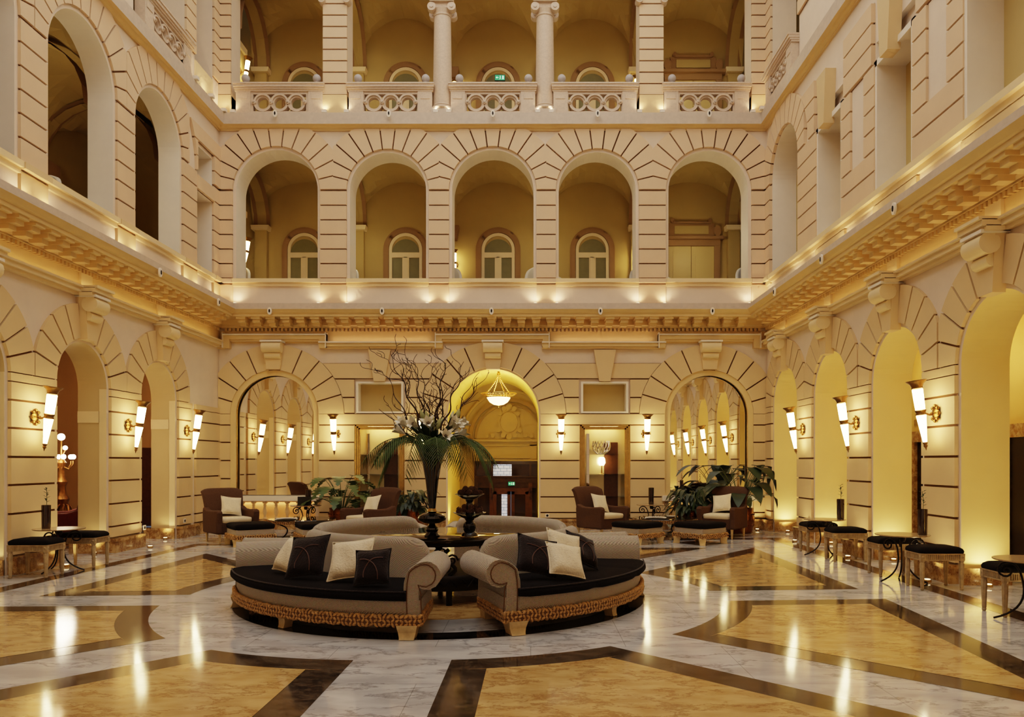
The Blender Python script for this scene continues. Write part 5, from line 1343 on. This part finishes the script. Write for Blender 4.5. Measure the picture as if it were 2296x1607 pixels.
# ------------------------------------------------------------------ ottomans
def make_ottoman(label):
    t = thing('ottoman', label, 'ottoman'); h = .37
    sq = [(-h, -h), (h, -h), (h, h), (-h, h)]
    g = MB(); g.box((0, 0, .25), (2*h-.03, 2*h-.03, .13), 'herring'); bev(g.build('base', t, smooth=False), .015)
    g = MB(); braid(g, [(x, y, .17) for x, y in sq], True, .08, .045, .04); g.build('braid_trim', t)
    g = MB(); P = []
    for z, s in ((.312, .95), (.325, 1.0), (.375, 1.03), (.405, 1.0), (.42, .9), (.425, .5)):
        P.append([(h*s*math.copysign(abs(math.cos(a))**.18, math.cos(a)), h*s*math.copysign(abs(math.sin(a))**.18, math.sin(a)), z) for a in [2*PI*i/40+.01 for i in range(40)]])
    I = g.grid(P, 'choc', cv=True); k = g.mi('choc'); g.f += [I[0], I[-1]]; g.m += [k, k]; g.build('cushion_top', t, angle=60)
    for x, y in sq:
        g = MB(); foot(g, x*.84, y*.84, math.atan2(y, x), .135, .11); g.build('leg', t, angle=30)
    return t
ot = [((-5.42, 14.75), RD(35), 'square black-topped ottoman with gilded braid before the leftmost armchair'), ((-4.15, 14.85), RD(28), 'square black-topped ottoman with gilded braid half hidden by the left front sofa'),
      ((2.10, 15.05), RD(40), 'black-topped ottoman with gilded braid before the armchair at the display case'), ((3.33, 15.0), RD(38), 'black-topped ottoman showing all its pale feet, nearest the right arcade')]
o0 = None
for (x, y), rz, lab in ot:
    if o0 is None: o0 = make_ottoman(lab); o0.location = (x, y, .002); o0.rotation_euler = (0, 0, rz)
    else: dup(o0, (x, y, .002), rz, lab)
# ------------------------------------------------------------------ glass coffee tables with braided rim
def scroll_leg(mb, a, r_top, z_top, r_foot, rad=.011, m='iron'):
    e = Vector((math.cos(a), math.sin(a), 0)); Z = Vector((0, 0, 1))
    S = [e*(r_top*.62+.085*(1-i/18)*math.cos(PI/2-i*.55)*1.0)+Z*(z_top-.10+.085*(1-i/18)*math.sin(PI/2-i*.55)) for i in range(17, -1, -1)]
    top = S[-1]
    S += bez(top, e*(r_top*.25)+Z*(z_top+.0), e*.06+Z*(z_top*.55), 8)[1:]+bez(e*.06+Z*(z_top*.55), e*.05+Z*.10, e*r_foot+Z*.0+Z*rad, 8)[1:]
    mb.tube([tuple(p) for p in S], rad, m, 7)
def make_coffee(label, r):
    t = thing('coffee_table', label, 'coffee table'); z = .40
    g = MB(); g.lathe([(0, z), (r, z), (r+.005, z+.006), (r, z+.012), (0, z+.012)], (0, 0, 0), 'smokeglass', 48, caps=False); g.build('glass_top', t)
    g = MB(); braid(g, [((r-.01)*math.cos(2*PI*k/32), (r-.01)*math.sin(2*PI*k/32), z-.035) for k in range(32)], True, .05, .045, .03); g.build('braided_rim', t)
    for k in range(4):
        g = MB(); a = 2*PI*k/4+.5; e = Vector((math.cos(a), math.sin(a), 0)); Z = Vector((0, 0, 1))
        g.tube(bez(e*(r-.06)+Z*(z-.06), e*.10+Z*.25, e*(r*.62)+Z*.012, 12), .014, 'iron', 7); g.build('leg', t)
    return t
M['smokeglass'] = mat('smoked_glass_top', rgb(60, 46, 28), .04, .3, spec=.9)
k0 = make_coffee('round glass coffee table with braided rim between the left armchairs', .68); k0.location = (-4.78, 15.95, 0)
k1 = dup(k0, (2.85, 16.2, 0), .4, 'round glass coffee table with braided rim between the right armchairs')
def newspaper(p, rz, lab):
    t = thing('newspaper', lab, 'newspaper', p, rz)
    for k in range(3):
        g = MB(); P = [[(-.21+.42*i/6, -.15+.3*j/4, .003+.007*k+.012*math.sin(PI*i/6)*(k+1)/3) for j in range(5)] for i in range(7)]
        g.grid(P, 'paper'); g.build('sheet', t, loc=(.015*k, .01*k, 0))
newspaper((-5.05, 15.7, .414), .3, 'open newspaper lying on the left glass coffee table'); newspaper((2.6, 16.0, .414), -.2, 'folded newspaper lying on the right glass coffee table')
t = thing('small_white_dish', 'small white dish on the right glass coffee table', 'dish', (3.0, 16.3, .414)); g = MB(); g.lathe([(.05, 0), (.085, .015), (.10, .03), (.095, .03), (.05, .012)], (0, 0, 0), 'white', 20); g.build('bowl', t)
# ------------------------------------------------------------------ small iron tables with scrolled legs
M['tabletan'] = mat('pale_brown_table_top', rgb(168, 138, 100), .18, noise=.2, nscale=6)
def make_irontable(label, r, z):
    t = thing('iron_side_table', label, 'side table')
    g = MB(); g.lathe([(0, z-.015), (r-.01, z-.015), (r, z-.008), (r, z), (0, z)], (0, 0, 0), 'tabletan', 36, caps=False); g.build('table_top', t)
    for k in range(3): g = MB(); scroll_leg(g, 2*PI*k/3+.35, r, z-.03, r*.95); g.build('leg', t)
    g = MB(); g.lathe([(.03, z-.10), (.045, z-.06), (.03, z-.015)], (0, 0, 0), 'iron', 12); g.build('hub', t)
    return t
i0 = make_irontable('iron side table with scrolled legs between the two black stools by the left arcade', .34, .63); i0.location = (-6.88, 11.13, 0)
for (x, y), rz, lab in (((4.98, 12.93), .4, 'iron side table with scrolled legs between the far pair of stools, right arcade'), ((4.98, 10.22), .9, 'iron side table with scrolled legs between the near pair of stools, right arcade'), ((5.0, 7.62), .2, 'iron side table cut off by the photo edge beside the last stool'),
                ((-5.02, 17.02), .7, 'iron side table holding a dark menu stand, before the balustrade under the mirror'), ((2.74, 17.3), .3, 'iron side table holding red candles beside the right copper pot')): dup(i0, (x, y, 0), rz, lab)
def vase_twig(p, lab, h=.30, sprig=True):
    t = thing('candle_vase', lab, 'vase', p); g = MB()
    g.lathe([(.055, 0), (.058, .02), (.062, h), (.056, h), (.052, .03), (.02, .02)], (0, 0, 0), 'vaseglass', 18, caps=False); g.build('glass_cylinder', t)
    g = MB()
    for k in range(5): a = 2*PI*k/5; g.lathe([(.016, .02), (.016, h*(.75+.06*k))], (.026*math.cos(a), .026*math.sin(a), 0), 'candle', 8)
    g.build('dark_filling', t)
    if sprig:
        g = MB(); g.tube([(0, 0, h*.6), (.01, 0, h+.1), (0, .01, h+.24)], .004, 'stem', 5)
        for k in range(11):
            a = 2.4*k; z = h+.04+.019*k; e = Vector((math.cos(a), math.sin(a), .5)); b = Vector((.006, 0, z)); q = e.cross(Vector((0, 0, 1))).normalized()
            strip_leaf(g, [b, b+e*.03, b+e*.055], [.004, .014, .001], [q]*3, 'leafd')
        g.build('sprig', t)
M['vaseglass'] = mat('dark_smoky_vase_glass', rgb(44, 28, 18), .08, spec=.9)
vase_twig((-7.04, 11.08, .632), 'dark glass vase with a spiky sprig on the left iron side table', .34)
vase_twig((5.22, 12.85, .632), 'dark glass vase with brown filling on the far right-hand iron side table', .34)
vase_twig((5.20, 10.12, .632), 'dark glass vase with a leafy sprig on the near right-hand iron side table', .34)
vase_twig((-4.98, 17.06, .632), 'dark red candle cluster beside the menu stand', .34, False)
vase_twig((2.74, 17.35, .632), 'red and brown candle cluster beside the right copper pot', .38, False)
t = thing('menu_stand', 'small dark menu stand on the iron side table under the left mirror', 'menu stand', (-5.02, 16.92, .632)); g = MB(); g.box((0, .0, .10), (.30, .02, .19), 'black'); g.build('board', t, smooth=False); g = MB(); g.box((0, .0, .008), (.32, .10, .016), 'black'); g.build('base', t, smooth=False)
# ------------------------------------------------------------------ stools along the arcades
def make_stool(label, w=.55, d=.42):
    t = thing('upholstered_stool', label, 'stool'); x0, y0 = w/2, d/2
    g = MB(); P = []
    for z, s in ((.455, .98), (.465, 1.02), (.49, 1.03), (.515, .98), (.535, .85), (.545, .55), (.548, .2)):
        P.append([(x0*s*math.copysign(abs(math.cos(a))**.2, math.cos(a)), y0*s*math.copysign(abs(math.sin(a))**.2, math.sin(a)), z) for a in [2*PI*i/40+.01 for i in range(40)]])
    I = g.grid(P, 'choc', cv=True); k = g.mi('choc'); g.f += [I[0], I[-1]]; g.m += [k, k]; g.build('seat_cushion', t, angle=60)
    g = MB(); g.box((0, 0, .415), (w-.03, d-.03, .075), 'stoolwood'); g.box((0, 0, .452), (w, d, .014), 'stoolwood'); g.box((0, 0, .376), (w-.01, d-.01, .012), 'stoolwood')
    for ax, L, o in ((0, w, y0-.013), (1, d, x0-.013)):       # fluted rails
        n = int((L-.12)/.022)
        for i in range(n):
            s_ = -L/2+.065+(L-.13)*i/(n-1)
            for q in (-1, 1):
                c = (s_, q*o, .414) if ax == 0 else (q*o, s_, .414); g.lathe([(.008, -.03), (.008, .03)], c, 'stoolwood', 6)
    g.build('rail', t, smooth=False, merge=False)
    for sx in (-1, 1):
        for sy in (-1, 1):
            g = MB(); x, y = sx*(x0-.03), sy*(y0-.03); g.box((x, y, .415), (.058, .058, .085), 'stoolwood')
            n = 16; P = [[(x+(r*(1+.10*math.cos(8*2*PI*k/n)))*math.cos(2*PI*k/n), y+(r*(1+.10*math.cos(8*2*PI*k/n)))*math.sin(2*PI*k/n), z) for k in range(n)] for r, z in ((.020, .03), (.030, .33), (.022, .345), (.03, .36), (.028, .375))]
            g.grid(P, 'stoolwood', cv=True); g.lathe([(.016, 0), (.022, .012), (.024, .022), (.016, .03)], (x, y, 0), 'stoolwood', 10)
            for q, ax in ((sx, (1, 0, 0)), (sy, (0, 1, 0))):
                c = (x+.029*sx, y, .415) if ax[0] else (x, y+.029*sy, .415); g.ball(c, .018, 'stoolwood', 8, 6, (.4 if ax[0] else 1, 1 if ax[0] else .4, 1))
            g.build('leg', t)
    return t
st = [((-6.88, 10.62), 'black-cushioned stool in front of the left iron side table, nearest the photo edge'), ((-6.80, 11.62), 'black-cushioned stool behind the left iron side table, by the passage'),
      ((5.08, 13.48), 'black-cushioned stool at the far end of the right arcade, behind its iron table'), ((5.10, 12.36), 'black-cushioned stool in front of the far iron table, right arcade'),
      ((5.10, 10.76), 'black-cushioned stool behind the near iron table, right arcade'), ((5.11, 9.66), 'black-cushioned stool in front of the near iron table, right arcade'), ((5.12, 8.02), 'black-cushioned stool at the right photo edge, nearest the viewer')]
q0 = None
for (x, y), lab in st:
    if q0 is None: q0 = make_stool(lab); q0.location = (x, y, .002)
    else: dup(q0, (x, y, .002), 0, lab)
# ------------------------------------------------------------------ potted plants
def pot(t, r, h):
    g = MB(); g.lathe([(r*.78, 0), (r*.86, .02), (r*1.0, h*.45), (r*1.02, h*.6), (r*.92, h*.9), (r*.95, h), (r*.88, h), (r*.8, h*.85), (.02, h*.82)], (0, 0, 0), 'copper', 30)
    for zz in (.18, .30, .42):
        for k in range(22): a = 2*PI*(k+.5*(zz == .30))/22; rr = r*(.86+.14*min(1, zz/ (h*.45) if h else 1)); g.ball((rr*math.cos(a), rr*math.sin(a), zz*h/.55), .014, 'copper', 6, 4)
    g.build('copper_pot', t)
def big_leaf(g, p, a, L, lift, drop, wid, m, lobes=0, petiole=.5):
    e = Vector((math.cos(a), math.sin(a), 0)); Z = Vector((0, 0, 1)); k = p+e*L*petiole+Z*lift
    g.tube(bez(p, p+e*L*petiole*.3+Z*lift*.7, k, 7), [.011-.0007*i for i in range(8)], 'stem', 5)
    n = 18 if lobes else 8; mid = bez(k, k+e*L*.35+Z*.05, k+e*L*.62+Z*drop, n); q = e.cross(Z)
    W = []
    for i in range(n+1):
        f = i/n; w_ = wid*(math.sin(PI*min(1, .18+f*.82))**.7)*(1-.25*f)
        if lobes: w_ *= 1 if i % 3 else .38
        W.append(max(.002, w_ if i < n else .002))
    strip_leaf(g, mid, W, [q+e*(.25 if lobes else 0)]*(n+1), m, .12)
def plant(name, label, loc, r, h, build):
    t = thing(name, label, "plant", loc); pot(t, r, h); g = MB(); build(g, h)
    g.v = [(min(x, XR-.20-loc[0]-.04*(z % .3)), min(y, D-.20-loc[1]-.1*(z % .2)), z) for x, y, z in g.v]
    g.build('foliage', t, merge=False); return t
random.seed(21)
def philo(g, h):
    for k in range(24):
        a = 2*PI*k/24*3.0+random.uniform(-.3, .3); lvl = k/24
        big_leaf(g, Vector((.05*math.cos(a), .05*math.sin(a), h*.85)), a, random.uniform(.75, 1.05)*(1-.25*lvl), .18+.66*lvl, -.30+.12*lvl, .17, 'leafm', 1)
plant('split_leaf_plant', 'split-leaf plant with wide fingered leaves in a copper pot by the left mirror', (-4.28, 17.25, 0), .29, .56, philo)
def bushy(g, h, n=95, R=.42, H=.42, m='leafd'):
    for k in range(n):
        a = random.uniform(0, 2*PI); L = random.uniform(.28, .55); lift = random.uniform(.05, H)
        big_leaf(g, Vector((.12*math.cos(a), .12*math.sin(a), h*.85)), a, L, lift, -random.uniform(.08, .24), random.uniform(.05, .075), m, 0, random.uniform(.3, .6))
plant('bushy_plant', 'bushy dark-leaved plant in a copper pot behind the armchair left of the entrance', (-2.72, 17.1, 0), .33, .55, lambda g, h: bushy(g, h, 110, H=.50))
plant('bushy_plant', 'low bushy dark-leaved plant in a studded copper pot below the right mirror', (3.62, 17.15, 0), .33, .52, lambda g, h: bushy(g, h, 130, H=.55))
def broad(g, h):
    for k in range(34):
        a = 2*PI*k/34*3+random.uniform(-.3, .3); lvl = random.random()
        big_leaf(g, Vector((.06*math.cos(a), .06*math.sin(a), h*.85)), a, random.uniform(.62, .92), .28+.78*lvl, -.28, .17, 'leafd', 0, .58)
plant('broad_leaf_plant', 'tall plant with broad dark glossy leaves behind the armchair near the right corner', (4.72, 17.22, 0), .32, .56, broad)
# clear glass vase standing by the pot
t = thing('clear_glass_vase', 'tall clear glass vase on the floor beside the right studded copper pot', 'vase', (3.12, 17.0, 0)); g = MB(); g.lathe([(.07, 0), (.09, .02), (.03, .06), (.03, .12), (.12, .24), (.13, .50), (.12, .58), (.115, .58), (.125, .5), (.11, .25), (.02, .13)], (0, 0, 0), 'glass', 24, caps=False); g.build('body', t)
# ------------------------------------------------------------------ white tub chairs in the first-floor gallery
def make_tub(label):
    t = thing('tub_chair', label, 'chair', group='white chairs in the first-floor gallery'); g = MB(); P = []
    for i in range(21):
        a = -.25+(PI+.5)*i/20; z = .62+.66*math.sin(PI*i/20)**.6
        P.append([(r*math.cos(a), r*math.sin(a), zz) for r, zz in ((.35, .12), (.37, z-.03), (.36, z), (.31, z), (.29, z-.03), (.28, .40))])
    g.grid(P, 'whitechair', cv=True); g.build('shell', t, angle=60)
    g = MB(); g.lathe([(.28, .36), (.29, .40), (.27, .45), (.1, .46)], (0, 0, 0), 'whitechair', 24); g.build('seat', t)
    for k in range(4): g = MB(); a = PI/4+PI/2*k; g.lathe([(.016, 0), (.025, .36)], (.24*math.cos(a), .24*math.sin(a), 0), 'darkwood', 8); g.build('leg', t)
    return t
tb = None
for u, yy in ((527, 19.15), (771, 19.15), (1003, 19.15), (1209, 19.15), (1236, 20.0), (1444, 19.15), (1484, 20.0), (1683, 19.15)):
    x = (u-U0)*yy/F0; lab = 'white round-backed chair showing behind the parapet of a first-floor arch'
    if tb is None: tb = make_tub(lab); tb.location = (x, yy, 5.305)
    else: dup(tb, (x, yy, 5.305), 0)
dup(tb, (XL-1.0, 12.95, 5.305), 0, 'white round-backed chair in the left first-floor gallery, seen from below')
# ------------------------------------------------------------------ room behind the left arcade
t = thing('standing_candelabra', 'tall gilded candelabra with lit globes in the room behind the left arcade', 'candelabra', (-9.45, 15.35, 0))
g = MB(); g.lathe([(.26, 0), (.28, .05), (.2, .10), (.22, .2), (.14, .3), (.17, .5), (.13, .6), (.10, .7), (.15, .85), (.09, .95), (.08, 1.1), (.12, 1.2), (.07, 1.3), (.06, 1.5), (.10, 1.58), (.05, 1.65)], (0, 0, 0), 'goldcarve', 18)
for k in range(10): a = 2*PI*k/10; g.tube([(.1*math.cos(a), .1*math.sin(a), .55), (.2*math.cos(a+.3), .2*math.sin(a+.3), .62), (.16*math.cos(a+.5), .16*math.sin(a+.5), .72), (.1*math.cos(a+.6), .1*math.sin(a+.6), .75)], .02, 'goldcarve', 6)
g.build('carved_stem', t)
for k in range(6):
    g = MB(); a = 2*PI*k/6+.2; R_ = .22; g.tube([(.04*math.cos(a), .04*math.sin(a), 1.5), (.14*math.cos(a), .14*math.sin(a), 1.45), (R_*math.cos(a), R_*math.sin(a), 1.55), (R_*math.cos(a), R_*math.sin(a), 1.62)], .014, 'goldcarve', 6); o = g.build('arm', t); g = MB(); g.ball((R_*math.cos(a), R_*math.sin(a), 1.70), .05, 'globe', 12, 8); g.build('globe', o)
g = MB(); g.tube([(0, 0, 1.6), (0, 0, 2.02)], .02, 'goldcarve', 6); o = g.build('arm', t); g = MB(); g.ball((0, 0, 2.10), .07, 'globe', 14, 10); g.build('globe', o)
g = MB(); g.tube([(0, 0, 1.7), (.06, 0, 1.8), (.08, 0, 1.84)], .014, 'goldcarve', 6); o = g.build('arm', t); g = MB(); g.ball((.08, 0, 1.88), .045, 'globe', 12, 8); g.build('globe', o)
rc = make_armchair('dark red velvet armchair in the room behind the left arcade', 'red'); rc.location = (-9.0, 14.55, 0); rc.rotation_euler = (0, 0, RD(-60))
g = MB(lambda x, z, n: (x, D+.98-n, z)); g.prism([(-10.4, 0), (-9.2, 0), (-9.2, 1.95), (-10.4, 1.95)], 0, .05, 'midwood')
for a, b, c, d_ in ((-10.25, -9.85, .2, .85), (-9.75, -9.35, .2, .85), (-10.25, -9.85, 1.0, 1.8), (-9.75, -9.35, 1.0, 1.8)): g.prism([(a, c), (b, c), (b, d_), (a, d_)], .05, .075, 'midwood')
struct(g.build('door_31', smooth=False))
g = MB(FL)
arch_strip(g, FL, 16.3, 1.5, 1.75, 2.3, -6.5, -6.3, 'goldcarve'); arch_strip(g, FL, 16.3, 1.2, 1.35, 2.3, -6.5, -6.38, 'goldcarve', legs=0)
for k in range(24): a = PI*(k+.5)/24; g.lathe([(.07, 0), (.09, .04), (.03, .08)], (16.3+1.62*math.cos(a), 2.3+1.62*math.sin(a), -6.3), 'goldcarve', 8)
struct(g.build('trim_8', smooth=False, merge=False))
lamp('POINT', 'candelabra_lamp', (-9.3, 15.1, 1.75), 60, (1, .72, .42), .2)
# ------------------------------------------------------------------ light
w = bpy.data.worlds.new('world'); SC.world = w; w.use_nodes = True
w.node_tree.nodes['Background'].inputs[0].default_value = (.62, .70, .85, 1); w.node_tree.nodes['Background'].inputs[1].default_value = .12
lamp('AREA', 'skylight', ((XL+XR)/2, 9, ZT-.1), 1000, (1, .92, .84), 11, ((XL+XR)/2, 9, 0), sy=16)
SC.view_settings.view_transform = 'Filmic'; SC.view_settings.look = 'Medium High Contrast'; SC.view_settings.exposure = 0.18
cy = SC.cycles
cy.use_denoising = True; cy.denoiser = 'OPENIMAGEDENOISE'; cy.max_bounces = 7; cy.diffuse_bounces = 4; cy.glossy_bounces = 4; cy.transmission_bounces = 4; cy.transparent_max_bounces = 8
cy.sample_clamp_indirect = 6; cy.caustics_reflective = False; cy.caustics_refractive = False; cy.use_light_tree = True
cy.use_adaptive_sampling = True; cy.adaptive_threshold = .14; cy.adaptive_min_samples = 12
